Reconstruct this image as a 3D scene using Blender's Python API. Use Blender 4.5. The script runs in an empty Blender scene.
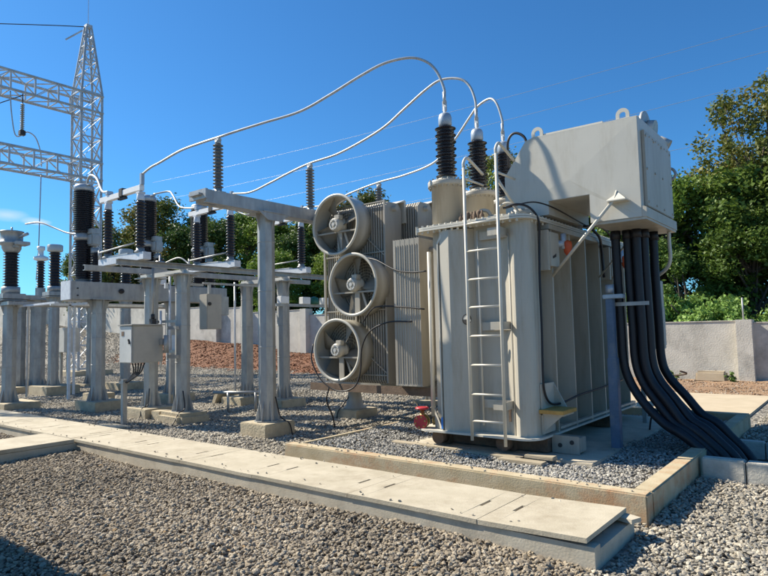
import bpy, bmesh, math, random
import numpy as np
from mathutils import Vector, Matrix
R = math.radians
random.seed(7); rng = np.random.default_rng(7)
scene = bpy.context.scene
COL = scene.collection
# ---------------------------------------------------------------- materials
def nd(nt, typ, **kw):
    n = nt.nodes.new(typ)
    for k, v in kw.items(): setattr(n, k, v)
    return n
def mat(name, c1, c2=None, rough=.6, metal=0., scale=3., c3=None, c3amt=.35, c3scale=1.2, bump=.0, bscale=60.,
        stretch=(1, 1, 1), spec=.5, contrast=(.35, .65), c3stretch=None, voro=None):
    m = bpy.data.materials.new(name); m.use_nodes = True
    nt = m.node_tree; nt.nodes.clear(); L = nt.links
    out = nd(nt, 'ShaderNodeOutputMaterial'); b = nd(nt, 'ShaderNodeBsdfPrincipled')
    L.new(b.outputs[0], out.inputs[0])
    b.inputs['Roughness'].default_value = rough; b.inputs['Metallic'].default_value = metal
    b.inputs['Specular IOR Level'].default_value = spec
    if c2 is None: c2 = tuple(x * .82 for x in c1)
    geo = nd(nt, 'ShaderNodeNewGeometry')
    mp = nd(nt, 'ShaderNodeMapping'); mp.inputs['Scale'].default_value = stretch
    L.new(geo.outputs['Position'], mp.inputs[0])
    n1 = nd(nt, 'ShaderNodeTexNoise'); n1.inputs['Scale'].default_value = scale; n1.inputs['Detail'].default_value = 6
    n1.inputs['Roughness'].default_value = .62
    L.new(mp.outputs[0], n1.inputs['Vector'])
    r1 = nd(nt, 'ShaderNodeMapRange'); r1.inputs[1].default_value = contrast[0]; r1.inputs[2].default_value = contrast[1]
    L.new(n1.outputs[0], r1.inputs[0])
    mx = nd(nt, 'ShaderNodeMix', data_type='RGBA')
    mx.inputs[6].default_value = (*c1, 1); mx.inputs[7].default_value = (*c2, 1)
    L.new(r1.outputs[0], mx.inputs[0]); last = mx.outputs[2]
    if c3:
        mp2 = nd(nt, 'ShaderNodeMapping'); mp2.inputs['Scale'].default_value = c3stretch or stretch
        mp2.inputs['Location'].default_value = (7.3, 2.1, 5.5)
        L.new(geo.outputs['Position'], mp2.inputs[0])
        n2 = nd(nt, 'ShaderNodeTexNoise'); n2.inputs['Scale'].default_value = c3scale; n2.inputs['Detail'].default_value = 8
        n2.inputs['Roughness'].default_value = .7
        L.new(mp2.outputs[0], n2.inputs['Vector'])
        r2 = nd(nt, 'ShaderNodeMapRange'); r2.inputs[1].default_value = .5; r2.inputs[2].default_value = .72; r2.inputs[4].default_value = c3amt
        L.new(n2.outputs[0], r2.inputs[0])
        m2 = nd(nt, 'ShaderNodeMix', data_type='RGBA'); m2.inputs[7].default_value = (*c3, 1)
        L.new(r2.outputs[0], m2.inputs[0]); L.new(last, m2.inputs[6]); last = m2.outputs[2]
    L.new(last, b.inputs['Base Color'])
    r3 = nd(nt, 'ShaderNodeMapRange'); r3.inputs[3].default_value = max(.03, rough - .1); r3.inputs[4].default_value = min(1, rough + .12)
    L.new(n1.outputs[0], r3.inputs[0]); L.new(r3.outputs[0], b.inputs['Roughness'])
    if bump:
        nb = nd(nt, 'ShaderNodeTexNoise'); nb.inputs['Scale'].default_value = bscale; nb.inputs['Detail'].default_value = 5
        L.new(mp.outputs[0], nb.inputs['Vector'])
        bp = nd(nt, 'ShaderNodeBump'); bp.inputs['Strength'].default_value = bump; bp.inputs['Distance'].default_value = .02
        L.new(nb.outputs[0], bp.inputs['Height']); L.new(bp.outputs[0], b.inputs['Normal'])
    return m
M = {}
M['galv'] = mat('galvanized_steel', (.42, .42, .40), (.31, .315, .31), .45, .35, 9, c3=(.22, .19, .16), c3amt=.5, c3scale=2.5, bump=.15, bscale=35, stretch=(1, 1, .35))
M['galv_light'] = mat('pale_galvanized', (.68, .70, .72), (.55, .57, .6), .5, .1, 12, bump=.08)
M['lattice'] = mat('lattice_steel', (.55, .58, .60), (.40, .43, .46), .5, .15, 4)
M['paint'] = mat('pebble_grey_paint', (.47, .435, .36), (.42, .385, .315), .42, 0, 1.6, c3=(.30, .24, .16), c3amt=.6, c3scale=2.6, bump=.05, bscale=14, stretch=(1, 1, .3), c3stretch=(2.2, 2.2, .35))
M['paint_side'] = M['paint']
M['paint_box'] = mat('cable_box_paint', (.52, .495, .425), (.485, .46, .39), .4, 0, 1.2, bump=.05, bscale=9, c3=(.34, .30, .22), c3amt=.4, c3scale=3.4, c3stretch=(2, 2, .4))
M['paint_edge'] = mat('light_cream_paint', (.62, .58, .49), (.55, .515, .43), .4, 0, 5)
M['rad'] = mat('radiator_paint', (.40, .37, .31), (.31, .285, .235), .45, 0, 3, c3=(.22, .18, .13), c3amt=.5, c3scale=2.4, stretch=(1, 1, .25))
M['conc'] = mat('kerb_concrete', (.50, .42, .28), (.40, .325, .20), .9, 0, 5, c3=(.42, .17, .06), c3amt=.85, c3scale=2.6, bump=.15, bscale=60)
M['conc_top'] = mat('cover_concrete', (.48, .425, .32), (.40, .35, .255), .88, 0, 4, c3=(.27, .22, .15), c3amt=.6, c3scale=3.6, bump=.15, bscale=70)
M['conc_grey'] = mat('trench_wall_concrete', (.54, .48, .37), (.44, .385, .29), .92, 0, 4, c3=(.22, .19, .15), c3amt=.6, c3scale=2.5, bump=.12, bscale=60)
M['conc_foot'] = mat('footing_concrete', (.52, .44, .30), (.41, .345, .235), .92, 0, 6, c3=(.24, .20, .15), c3amt=.6, c3scale=3.5, bump=.5, bscale=30)
M['slab'] = mat('slab_concrete', (.52, .43, .30), (.44, .36, .245), .9, 0, 2, bump=.15, bscale=60, c3=(.45, .36, .26), c3amt=.4)
M['wall'] = mat('wall_render', (.64, .60, .52), (.50, .47, .405), .93, 0, 1.6, c3=(.22, .21, .185), c3amt=.75, c3scale=1.3, bump=.35, bscale=25, c3stretch=(1, 1, .8))
M['block'] = mat('concrete_block', (.56, .52, .44), (.44, .41, .34), .95, 0, 8, bump=.25, bscale=50, c3=(.26, .23, .19), c3amt=.6)
M['porc'] = mat('dark_porcelain', (.012, .012, .018), (.018, .016, .02), .2, 0, 6, c3=(.05, .046, .045), c3amt=.3, c3scale=6, spec=.7)
M['porc_grey'] = mat('grey_porcelain', (.13, .135, .14), (.10, .105, .11), .28, 0, 6, c3=(.2, .2, .2), c3amt=.4, spec=.6)
M['alu'] = mat('aluminium', (.50, .50, .48), (.38, .38, .37), .5, .4, 15)
M['alu_white'] = mat('white_blade_metal', (.84, .84, .82), (.78, .78, .76), .5, .0, 15)
M['cap'] = mat('cap_metal', (.42, .47, .52), (.34, .38, .42), .4, .3, 12)
M['black'] = mat('black_cable', (.007, .007, .010), (.012, .012, .016), .5, 0, 10, spec=.5)
M['blue'] = mat('blue_pipe', (.11, .17, .26), (.08, .13, .20), .5, 0, 6, c3=(.20, .22, .23), c3amt=.7, c3scale=5)
M['red'] = mat('red_paint', (.50, .04, .05), (.42, .03, .04), .4, 0, 12)
M['orange'] = mat('orange_paint', (.60, .10, .02), (.5, .07, .02), .45, 0, 12)
M['ochre'] = mat('ochre_paint', (.55, .32, .08), (.45, .25, .06), .6, 0, 12)
M['tape'] = mat('blue_tape', (.06, .25, .65), (.05, .2, .55), .5, 0, 12)
M['brass'] = mat('brass', (.45, .33, .12), (.35, .25, .08), .4, .6, 20)
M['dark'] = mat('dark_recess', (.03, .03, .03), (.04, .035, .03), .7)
M['rust'] = mat('rusty_steel', (.19, .13, .085), (.12, .08, .055), .8, .1, 8, bump=.3)
M['wood'] = mat('weathered_timber', (.42, .36, .26), (.30, .25, .17), .85, 0, 6, stretch=(.3, 3, 3), bump=.4, bscale=18)
M['cabinet'] = mat('cabinet_grey', (.56, .56, .53), (.5, .5, .47), .45, 0, 5)
M['cabinet2'] = mat('cabinet_beige', (.44, .41, .35), (.39, .36, .31), .5, 0, 5)
M['soil'] = mat('red_soil', (.19, .08, .036), (.11, .046, .022), .97, 0, 2.6, c3=(.24, .13, .07), c3amt=.5, c3scale=5, bump=1., bscale=9)
M['soil2'] = mat('brown_soil', (.30, .185, .10), (.22, .125, .07), .97, 0, 3, c3=(.36, .29, .2), c3amt=.7, c3scale=6, bump=.8, bscale=14)
M['bark'] = mat('bark', (.13, .10, .075), (.08, .06, .045), .95, 0, 6, bump=.6, bscale=20, stretch=(3, 3, .5))
M['greenplate'] = mat('green_enclosure', (.10, .17, .09), (.08, .14, .075), .6, 0, 3)
M['green'] = mat('green_dome', (.03, .16, .10), (.02, .12, .08), .4)
# leaves: each crown gets slight variation by leaf
def leafmat(name, a, b, c):
    m = bpy.data.materials.new(name); m.use_nodes = True; nt = m.node_tree; nt.nodes.clear(); L = nt.links
    out = nd(nt, 'ShaderNodeOutputMaterial'); p = nd(nt, 'ShaderNodeBsdfPrincipled'); p.inputs['Roughness'].default_value = .55
    p.inputs['Specular IOR Level'].default_value = .3
    at = nd(nt, 'ShaderNodeAttribute'); at.attribute_name = 'tint'
    oi = nd(nt, 'ShaderNodeObjectInfo')
    ramp = nd(nt, 'ShaderNodeValToRGB'); ramp.color_ramp.elements[0].color = (*a, 1); ramp.color_ramp.elements[1].color = (*c, 1)
    e = ramp.color_ramp.elements.new(.55); e.color = (*b, 1)
    L.new(at.outputs['Fac'], ramp.inputs[0])
    tr = nd(nt, 'ShaderNodeBsdfTranslucent')
    hs = nd(nt, 'ShaderNodeHueSaturation')
    mr = nd(nt, 'ShaderNodeMapRange'); mr.inputs[3].default_value = .7; mr.inputs[4].default_value = 1.35
    L.new(oi.outputs['Random'], mr.inputs[0]); L.new(mr.outputs[0], hs.inputs['Value'])
    L.new(ramp.outputs[0], hs.inputs['Color'])
    L.new(hs.outputs[0], p.inputs['Base Color']); L.new(hs.outputs[0], tr.inputs['Color'])
    mix = nd(nt, 'ShaderNodeMixShader'); mix.inputs[0].default_value = .28
    L.new(p.outputs[0], mix.inputs[1]); L.new(tr.outputs[0], mix.inputs[2]); L.new(mix.outputs[0], out.inputs[0])
    return m
M['leaf'] = leafmat('leaf_green', (.058, .110, .017), (.123, .195, .031), (.218, .286, .050))
M['leaf_olive'] = leafmat('leaf_olive', (.086, .120, .025), (.172, .193, .039), (.287, .227, .068))
M['leaf_dark'] = leafmat('leaf_dark', (.035, .074, .018), (.079, .133, .026), (.143, .208, .043))
M['leaf_vine'] = leafmat('leaf_vine', (.086, .158, .031), (.172, .276, .062), (.287, .407, .112))
# gravel materials
def stonemat(name, cols, tint=(1, 1, 1)):
    m = bpy.data.materials.new(name); m.use_nodes = True; nt = m.node_tree; nt.nodes.clear(); L = nt.links
    out = nd(nt, 'ShaderNodeOutputMaterial'); p = nd(nt, 'ShaderNodeBsdfPrincipled'); p.inputs['Roughness'].default_value = .85
    p.inputs['Specular IOR Level'].default_value = .25
    oi = nd(nt, 'ShaderNodeObjectInfo'); ramp = nd(nt, 'ShaderNodeValToRGB'); els = ramp.color_ramp.elements
    els[0].color = (*cols[0], 1); els[1].color = (*cols[-1], 1)
    for i, c in enumerate(cols[1:-1]):
        e = els.new((i + 1) / (len(cols) - 1)); e.color = (*c, 1)
    L.new(oi.outputs['Random'], ramp.inputs[0])
    g = nd(nt, 'ShaderNodeNewGeometry'); n = nd(nt, 'ShaderNodeTexNoise'); n.inputs['Scale'].default_value = .55; n.inputs['Detail'].default_value = 3
    L.new(g.outputs['Position'], n.inputs['Vector'])
    mr = nd(nt, 'ShaderNodeMapRange'); mr.inputs[1].default_value = .35; mr.inputs[2].default_value = .65
    mr.inputs[3].default_value = .78; mr.inputs[4].default_value = 1.15
    L.new(n.outputs[0], mr.inputs[0])
    n2 = nd(nt, 'ShaderNodeTexNoise'); n2.inputs['Scale'].default_value = 45; L.new(g.outputs['Position'], n2.inputs['Vector'])
    mr2 = nd(nt, 'ShaderNodeMapRange'); mr2.inputs[3].default_value = .6; mr2.inputs[4].default_value = 1.35; L.new(n2.outputs[0], mr2.inputs[0])
    mul = nd(nt, 'ShaderNodeMath', operation='MULTIPLY'); L.new(mr.outputs[0], mul.inputs[0]); L.new(mr2.outputs[0], mul.inputs[1])
    hs = nd(nt, 'ShaderNodeHueSaturation'); L.new(mul.outputs[0], hs.inputs['Value']); L.new(ramp.outputs[0], hs.inputs['Color'])
    L.new(hs.outputs[0], p.inputs['Base Color']); L.new(p.outputs[0], out.inputs[0])
    return m
M['stone_brown'] = stonemat('brown_gravel', [(.158, .126, .092), (.284, .234, .165), (.221, .186, .142), (.348, .289, .210), (.411, .355, .269), (.300, .237, .158)])
M['stone_grey'] = stonemat('grey_gravel', [(.173, .160, .134), (.328, .294, .233), (.251, .229, .190), (.432, .389, .311), (.501, .449, .354), (.363, .311, .233)])
M['stone_pit'] = stonemat('pit_gravel', [(.184, .175, .157), (.330, .312, .275), (.248, .239, .212), (.422, .394, .349), (.505, .477, .414), (.312, .294, .248)])
# ground under the stones
gm = bpy.data.materials.new('gravel_ground'); gm.use_nodes = True; nt = gm.node_tree; nt.nodes.clear(); L = nt.links
o_ = nd(nt, 'ShaderNodeOutputMaterial'); p_ = nd(nt, 'ShaderNodeBsdfPrincipled'); p_.inputs['Roughness'].default_value = .95
L.new(p_.outputs[0], o_.inputs[0]); g_ = nd(nt, 'ShaderNodeNewGeometry')
v_ = nd(nt, 'ShaderNodeTexVoronoi'); v_.inputs['Scale'].default_value = 22; L.new(g_.outputs['Position'], v_.inputs['Vector'])
r_ = nd(nt, 'ShaderNodeValToRGB'); r_.color_ramp.elements[0].color = (.07, .06, .045, 1); r_.color_ramp.elements[1].color = (.36, .33, .28, 1)
bw = nd(nt, 'ShaderNodeSeparateColor'); L.new(v_.outputs['Color'], bw.inputs[0]); L.new(bw.outputs[0], r_.inputs[0])
L.new(r_.outputs[0], p_.inputs['Base Color'])
b_ = nd(nt, 'ShaderNodeBump'); b_.inputs['Strength'].default_value = .9; b_.inputs['Distance'].default_value = .03; b_.invert = True
L.new(v_.outputs['Distance'], b_.inputs['Height']); L.new(b_.outputs[0], p_.inputs['Normal'])
M['ground'] = gm
# far country beyond the wall
M['grass'] = mat('rough_grass', (.09, .12, .04), (.13, .12, .06), .95, 0, .8, bump=.8, bscale=5)
# ---------------------------------------------------------------- mesh helpers (all in world coordinates)
class MB:
    def __init__(s): s.bm = bmesh.new()
    def box(s, x0, x1, y0, y1, z0, z1, bev=0.):
        r = bmesh.ops.create_cube(s.bm, size=1)
        vs = r['verts']
        for v in vs:
            v.co = Vector(((x0 + x1) / 2 + v.co.x * (x1 - x0), (y0 + y1) / 2 + v.co.y * (y1 - y0), (z0 + z1) / 2 + v.co.z * (z1 - z0)))
        if bev:
            es = list({e for v in vs for e in v.link_edges})
            bmesh.ops.bevel(s.bm, geom=es, offset=bev, segments=2, affect='EDGES', clamp_overlap=True)
        return s
    def obox(s, c, half, rot, bev=0.):
        r = bmesh.ops.create_cube(s.bm, size=2); vs = r['verts']
        for v in vs: v.co = Vector(c) + rot @ Vector((v.co.x * half[0], v.co.y * half[1], v.co.z * half[2]))
        if bev:
            es = list({e for v in vs for e in v.link_edges})
            bmesh.ops.bevel(s.bm, geom=es, offset=bev, segments=1, affect='EDGES', clamp_overlap=True)
        return s
    def bar(s, a, b, w, h=None, up=Vector((0, 0, 1))):
        a, b = Vector(a), Vector(b); h = h or w; d = (b - a); l = d.length; d.normalize()
        if abs(d.dot(up)) > .98: up = Vector((1, 0, 0))
        x = d.cross(up).normalized(); y = x.cross(d)
        rot = Matrix((x, y, d)).transposed()
        return s.obox((a + b) / 2, (w / 2, h / 2, l / 2), rot)
    def angle(s, a, b, w=.06, t=.008, flip=False):   # steel angle: two thin legs
        a, b = Vector(a), Vector(b); d = (b - a).normalized(); up = Vector((0, 0, 1))
        if abs(d.dot(up)) > .95: up = Vector((1, 0, 0))
        x = d.cross(up).normalized(); y = x.cross(d)
        l = (b - a).length; rot = Matrix((x, y, d)).transposed(); c = (a + b) / 2
        s.obox(c, (w / 2, t / 2, l / 2), rot); s.obox(c + x * (w / 2 if flip else -w / 2) + y * (w / 2), (t / 2, w / 2, l / 2), rot)
        return s
    def frame(s, a, b):
        d = (Vector(b) - Vector(a)).normalized(); up = Vector((0, 0, 1)) if abs(d.z) < .95 else Vector((1, 0, 0))
        x = d.cross(up).normalized(); return x, x.cross(d), d
    def ring(s, c, x, y, r, n): return [s.bm.verts.new(Vector(c) + x * (r * math.cos(2 * math.pi * i / n)) + y * (r * math.sin(2 * math.pi * i / n))) for i in range(n)]
    def cyl(s, a, b, r0, r1=None, n=16, cap=True, smooth=True):
        r1 = r0 if r1 is None else r1; x, y, d = s.frame(a, b)
        A = s.ring(a, x, y, r0, n); B = s.ring(b, x, y, r1, n)
        for i in range(n):
            f = s.bm.faces.new((A[i], A[(i + 1) % n], B[(i + 1) % n], B[i])); f.smooth = smooth
        if cap: s.bm.faces.new(A[::-1]); s.bm.faces.new(B)
        return s
    def tube(s, pts, r, n=8, cap=True):
        pts = [Vector(p) for p in pts]; rings = []
        t0 = (pts[1] - pts[0]).normalized(); up = Vector((0, 0, 1)) if abs(t0.z) < .9 else Vector((1, 0, 0))
        x = t0.cross(up).normalized()
        for i, p in enumerate(pts):
            t = (pts[min(i + 1, len(pts) - 1)] - pts[max(i - 1, 0)]).normalized()
            x = (x - t * x.dot(t)).normalized(); y = x.cross(t)
            rings.append(s.ring(p, x, y, r[i] if isinstance(r, (list, tuple)) else r, n))
        for A, B in zip(rings, rings[1:]):
            for i in range(n):
                f = s.bm.faces.new((A[i], A[(i + 1) % n], B[(i + 1) % n], B[i])); f.smooth = True
        if cap: s.bm.faces.new(rings[0][::-1]); s.bm.faces.new(rings[-1])
        return s
    def lathe(s, c, prof, n=20, axis=(0, 0, 1), smooth=True):   # prof: (radius, distance along axis)
        ax = Vector(axis).normalized(); x, y, _ = s.frame((0, 0, 0), ax); c = Vector(c); prev = None
        for r, h in prof:
            cur = s.ring(c + ax * h, x, y, max(r, .0005), n)
            if prev:
                for i in range(n):
                    f = s.bm.faces.new((prev[i], prev[(i + 1) % n], cur[(i + 1) % n], cur[i])); f.smooth = smooth
            else: s.bm.faces.new(cur[::-1])
            prev = cur
        s.bm.faces.new(prev); return s
    def prism(s, poly, d, y0=None):   # poly: 3D points of one face, extruded by vector d
        d = Vector(d); A = [s.bm.verts.new(Vector(p)) for p in poly]; B = [s.bm.verts.new(Vector(p) + d) for p in poly]; n = len(A)
        s.bm.faces.new(A); s.bm.faces.new(B[::-1])
        for i in range(n): s.bm.faces.new((A[i], B[i], B[(i + 1) % n], A[(i + 1) % n]))
        return s
    def jitter(s, amp, sc=3.):
        from mathutils import noise
        for v in s.bm.verts: v.co += noise.noise_vector(v.co * sc) * amp
        return s
def catmull(pts, n=8):
    P = [Vector(p) for p in pts]; P = [P[0] * 2 - P[1]] + P + [P[-1] * 2 - P[-2]]; out = []
    for i in range(1, len(P) - 2):
        for k in range(n):
            t = k / n; a, b, c, d = P[i - 1], P[i], P[i + 1], P[i + 2]
            out.append(.5 * ((2 * b) + (c - a) * t + (2 * a - 5 * b + 4 * c - d) * t * t + (3 * b - a - 3 * c + d) * t ** 3))
    out.append(P[-2]); return out
def root_loc(o):
    v = Vector((0, 0, 0))
    while o: v += o.location; o = o.parent
    return v
def obj(name, mb, m, parent=None, origin=None):
    bm = mb.bm; bmesh.ops.recalc_face_normals(bm, faces=bm.faces)
    off = root_loc(parent) if parent else Vector(origin or (0, 0, 0))
    for v in bm.verts: v.co -= off
    me = bpy.data.meshes.new(name); bm.to_mesh(me); bm.free(); me.materials.append(M[m] if isinstance(m, str) else m)
    o = bpy.data.objects.new(name, me); COL.objects.link(o)
    if parent: o.parent = parent
    else: o.location = off
    return o
def tag(o, label=None, cat=None, group=None, kind=None):
    if label: o['label'] = label
    if cat: o['category'] = cat
    if group: o['group'] = group
    if kind: o['kind'] = kind
    return o
def thing(name, label, cat, loc, group=None):
    o = bpy.data.objects.new(name, None); o.empty_display_size = .2; COL.objects.link(o); o.location = loc
    return tag(o, label, cat, group)
def one(name, mb, m, label, cat, origin, group=None): return tag(obj(name, mb, m, None, origin), label, cat, group)
def copy_tree(o, parent=None):
    c = o.copy(); COL.objects.link(c); c.parent = parent
    for ch in list(o.children): copy_tree(ch, c)
    return c
def dup(o, loc, label, group=None):
    c = copy_tree(o); c.location = loc; c['label'] = label
    if group: c['group'] = group
    return c
def shed_profile(z0, z1, rc, rs, n, alt=0.):
    p = [(rc, z0)]; st = (z1 - z0) / n
    for i in range(n):
        r = rs - (alt if i % 2 else 0); a = z0 + st * i
        p += [(rc, a + st * .18), (r * .97, a + st * .40), (r, a + st * .50), (r * .9, a + st * .60), (rc, a + st * .88)]
    p.append((rc, z1)); return p
# ---------------------------------------------------------------- setting
CAM = Vector((0, 0, 1.6))
PIT = (-5.7, -1.45, 5.12, 10.55)     # oil pit kerb outline
def ground_z(x, y):
    t = min(max((y - 14.5) / 4.2, 0), 1); t = t * t * (3 - 2 * t)
    b = min(2.6, 1.15 * (max(0, -x - 6) / 21.5) ** 1.35)
    return t * b
# ground sheet: fine near the yard, coarse towards the horizon
xs = [-900, -400, -200, -120, -80] + [-60 + 1.0 * i for i in range(81)] + [40, 100, 300, 900]
ys = [-300, -60, -20] + [-8 + 1.0 * i for i in range(40)] + [40, 60, 120, 300, 900]
mb = MB(); vv = {}
for i, x in enumerate(xs):
    for j, y in enumerate(ys):
        z = ground_z(x, y)
        vv[i, j] = mb.bm.verts.new((x, y, z))
for i in range(len(xs) - 1):
    for j in range(len(ys) - 1):
        f = mb.bm.faces.new((vv[i, j], vv[i + 1, j], vv[i + 1, j + 1], vv[i, j + 1])); f.smooth = True
tag(obj('ground', mb, 'ground'), kind='structure')
# grass land behind the wall
mb = MB(); 
for (x0, x1, y0, y1) in [(-200, 60, 19.5, 200)]:
    n = 60; g = [[mb.bm.verts.new((x0 + (x1 - x0) * i / n, y0 + (y1 - y0) * j / 20, ground_z(x0 + (x1 - x0) * i / n, 19.5 + j) + .03)) for j in range(21)] for i in range(n + 1)]
    for i in range(n):
        for j in range(20): mb.bm.faces.new((g[i][j], g[i + 1][j], g[i + 1][j + 1], g[i][j + 1])).smooth = True
tag(obj('field', mb, 'grass'), kind='structure')
# soil banks at the foot of the wall
from mathutils import noise as mnoise
def soil(name, x0, x1, y0, y1, hf, m, nx, ny):
    mb = MB(); g = []
    for i in range(nx + 1):
        row = []
        for j in range(ny + 1):
            x = x0 + (x1 - x0) * i / nx; y = y0 + (y1 - y0) * j / ny
            z = ground_z(x, y) + .006 + hf(x, y) + (.05 * mnoise.noise(Vector((x * 2.1, y * 2.1, 0))) + .035 * mnoise.noise(Vector((x * 6, y * 6, 3)))) * (1 if 0 < i < nx and 0 < j < ny else 0)
            row.append(mb.bm.verts.new((x, y, z)))
        g.append(row)
    for i in range(nx):
        for j in range(ny): mb.bm.faces.new((g[i][j], g[i + 1][j], g[i + 1][j + 1], g[i][j + 1])).smooth = True
    tag(obj(name, mb, m), kind='structure')
def hL(x, y):
    t = max(0, min(1, (y - 15.8) / 2.2)); t = t * t * (3 - 2 * t)
    return t * (.07 + .16 * math.exp(-((x + 24.5) / 3.0) ** 2) + .2 * math.exp(-((x + 38) / 5) ** 2) + .05 * math.sin(x * 1.3))
soil('soil_bank', -31, -6.2, 15.5, 19.05, hL, 'soil', 130, 22)
soil('soil_strip', -6.2, 8, 15.32, 19.05, lambda x, y: .02, 'soil2', 80, 24)
# concrete path behind the pit
mb = MB().box(-5.4, -1.66, 10.62, 15.3, -.1, .035, .01)
tag(obj('path', mb, 'slab'), kind='structure')
# ---------------------------------------------------------------- boundary wall: panels and pillars stepping up the slope
wall = thing('boundary_wall', 'long grey rendered concrete wall with pillars stepping up behind the yard', 'wall', (-20, 19.3, 0))
px = [12, 5, -2.62, -7.4, -12.3, -17.2, -19.75, -24.0, -26.3, -31, -36, -41.5, -47, -53, -60]
tops = [1.6, 1.62, 1.68, 1.98, 2.22, 2.42, 2.68, 2.98, 3.13, 3.45, 3.62, 3.9, 4.3, 4.7]
for i in range(len(px) - 1):
    x1, x0 = px[i], px[i + 1]; t = tops[i]
    mb = MB().box(x0 + .2, x1 - .2, 19.16, 19.32, -.3, t - .03)
    mb.box(x0 + .2, x1 - .2, 19.14, 19.34, t - .03, t, .008)
    obj('wall_panel', mb, 'wall', wall)
for i, x in enumerate(px):
    t = tops[min(i, len(tops) - 1)]
    obj('wall_pillar', MB().box(x - .2, x + .2, 18.92, 19.36, -.3, t + .012, .012), 'wall', wall)
# ---------------------------------------------------------------- cable trench with covers
tr = thing('cable_trench', 'low grey concrete duct wall crossing the foreground gravel under the pale covers', 'trench', (-6, 4.4, 0))
mb = MB().box(-60, -1.48, 4.004, 4.11, -.2, .158).box(-8.72, -1.48, 4.76, 4.85, -.2, .158).box(-60, -9.8, 4.76, 4.85, -.2, .158).box(-8.76, -8.72, 4.7, 4.85, -.2, .139)
mb.box(-1.58, -1.48, 4.112, 4.758, -.2, .125)
obj('duct_wall', mb, 'conc_grey', tr)
mb = MB().box(-9.72, -9.63, -2, 4.015, -.2, .14).box(-8.85, -8.76, -2, 4.015, -.2, .14)
obj('branch_wall', mb.jitter(.003, 2.), 'conc_grey', tr)
obj('duct_floor', MB().box(-60, -1.59, 4.112, 4.758, -.2, .02), 'conc_grey', tr)
joints = [-1.52, -2.35, -3.64, -4.93, -6.21, -7.6, -8.88, -10.24, -11.57, -12.9, -14.2, -15.5, -16.8, -18.1, -19.4, -20.7, -22, -23.3, -24.6]
def cover_slab(x0, x1, y0, y1, z, slots, seam=.003):
    # slab with through slots, built as strips around them
    mb = MB(); xsn = sorted([x0 + seam, x1 - seam] + [s for c in slots for s in (c - .016, c + .016)])
    ya, yb = (y0 + y1) / 2 - .085, (y0 + y1) / 2 + .085
    for a, b in zip(xsn, xsn[1:]):
        mid = (a + b) / 2
        if any(abs(mid - c) < .01 for c in slots):
            mb.box(a, b, y0, ya, z - .034, z); mb.box(a, b, yb, y1, z - .034, z); mb.box(a, b, ya, yb, z - .034, z - .028)
        else: mb.box(a, b, y0, y1, z - .034, z)
    bmesh.ops.remove_doubles(mb.bm, verts=mb.bm.verts, dist=.0004); mb.jitter(.0035, 4.)
    return mb
names = ['end slab of the trench covers, overhanging the open duct end', 'second trench cover from the right-hand end', 'third trench cover from the right-hand end',
  'trench cover in front of the left corner of the pit kerb', 'trench cover in front of the tall post support', 'trench cover right of the branch junction',
  'trench cover at the branch junction corner', 'trench cover behind the branch run', 'trench cover left of the branch junction']
for i in range(len(joints) - 1):
    x1, x0 = joints[i], joints[i + 1]; sl = []
    if i > 0: sl.append(x1 - .15)
    sl.append(x0 + .15)
    if i == 0: sl = [x0 + .14]
    z = .195 + random.uniform(-.003, .003)
    lab = names[i] if i < len(names) else 'pale concrete trench cover far along the duct at the left edge'
    o = one('trench_cover', cover_slab(x0, x1, 3.992 + random.uniform(-.004, .004), 4.82, z, sl), 'conc_top', 'pale concrete ' + lab if i < len(names) else lab, 'cover slab', ((x0 + x1) / 2, 4.4, .15), 'concrete covers laid over the cable trench')
    if i == 0:
        o.rotation_euler = (0, R(-1.6), R(-.3)); o.location.z += .012
for k in range(5):
    y1 = 3.975 - k * 1.2; 
    one('trench_cover', MB().box(-9.72, -8.75, y1 - 1.19, y1, .145, .195), 'conc_top',
        'pale concrete cover on the branch duct running off at the left edge' if k == 0 else 'pale cover on the branch duct outside the left edge', 'cover slab', (-9.2, y1 - .6, .15), 'covers of the branch duct')
one('stone_chip', MB().prism([(-1.62, 4.72, .15), (-1.44, 4.66, .15), (-1.4, 4.75, .15), (-1.52, 4.8, .15)], (0, 0, .03)).jitter(.01, 9), 'conc_grey', 'flat grey chip lying on the open corner of the duct end', 'stone', (-1.5, 4.73, .14))
# small pad next to the trench under the cable post
one('pad', MB().box(-10.95, -10.2, 5.2, 5.62, -.05, .045, .01), 'conc_top', 'flat pale concrete pad beside the trench at the foot of the cable post', 'pad', (-10.6, 5.4, 0))
# ---------------------------------------------------------------- pit kerb
x0, x1, y0, y1 = PIT; w = .16
pit = thing('pit_kerb', 'rust stained concrete kerb around the transformer gravel pit', 'kerb', (-3.6, 7.8, 0))
obj('front_kerb', MB().box(x0, x1, y0, y0 + w, -.2, .25, .012).jitter(.006, 1.7), 'conc', pit)
obj('rear_kerb', MB().box(x0, x1, y1 - w, y1, -.2, .25, .012), 'conc', pit)
obj('side_kerb', MB().box(x0 + .06, x0 + .12, y0 + w + .002, y1 - w - .002, -.2, .235, .006), 'conc', pit)
obj('side_kerb', MB().box(x1 - w, x1, y0 + w + .002, y1 - w - .002, -.2, .247, .012), 'conc', pit)
tag(obj('pit_bed', MB().box(x0 + .1, x1 - w, y0 + w, y1 - w, -.05, .10), 'ground'), kind='structure')
one('plinth', MB().box(-4.75, -2.35, 6.42, 10.2, .0, .155, .01), 'conc_grey', 'flat grey concrete plinth under the transformer tank', 'plinth', (-3.6, 8.2, 0))
def timber(x0, x1, y0, y1, z0, z1, lab):
    one('timber_board', MB().box(x0, x1, y0, y1, z0, z1, .006).jitter(.006, 2.5), 'wood', lab, 'board', ((x0 + x1) / 2, (y0 + y1) / 2, z0), 'timber boards in the pit')
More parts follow.
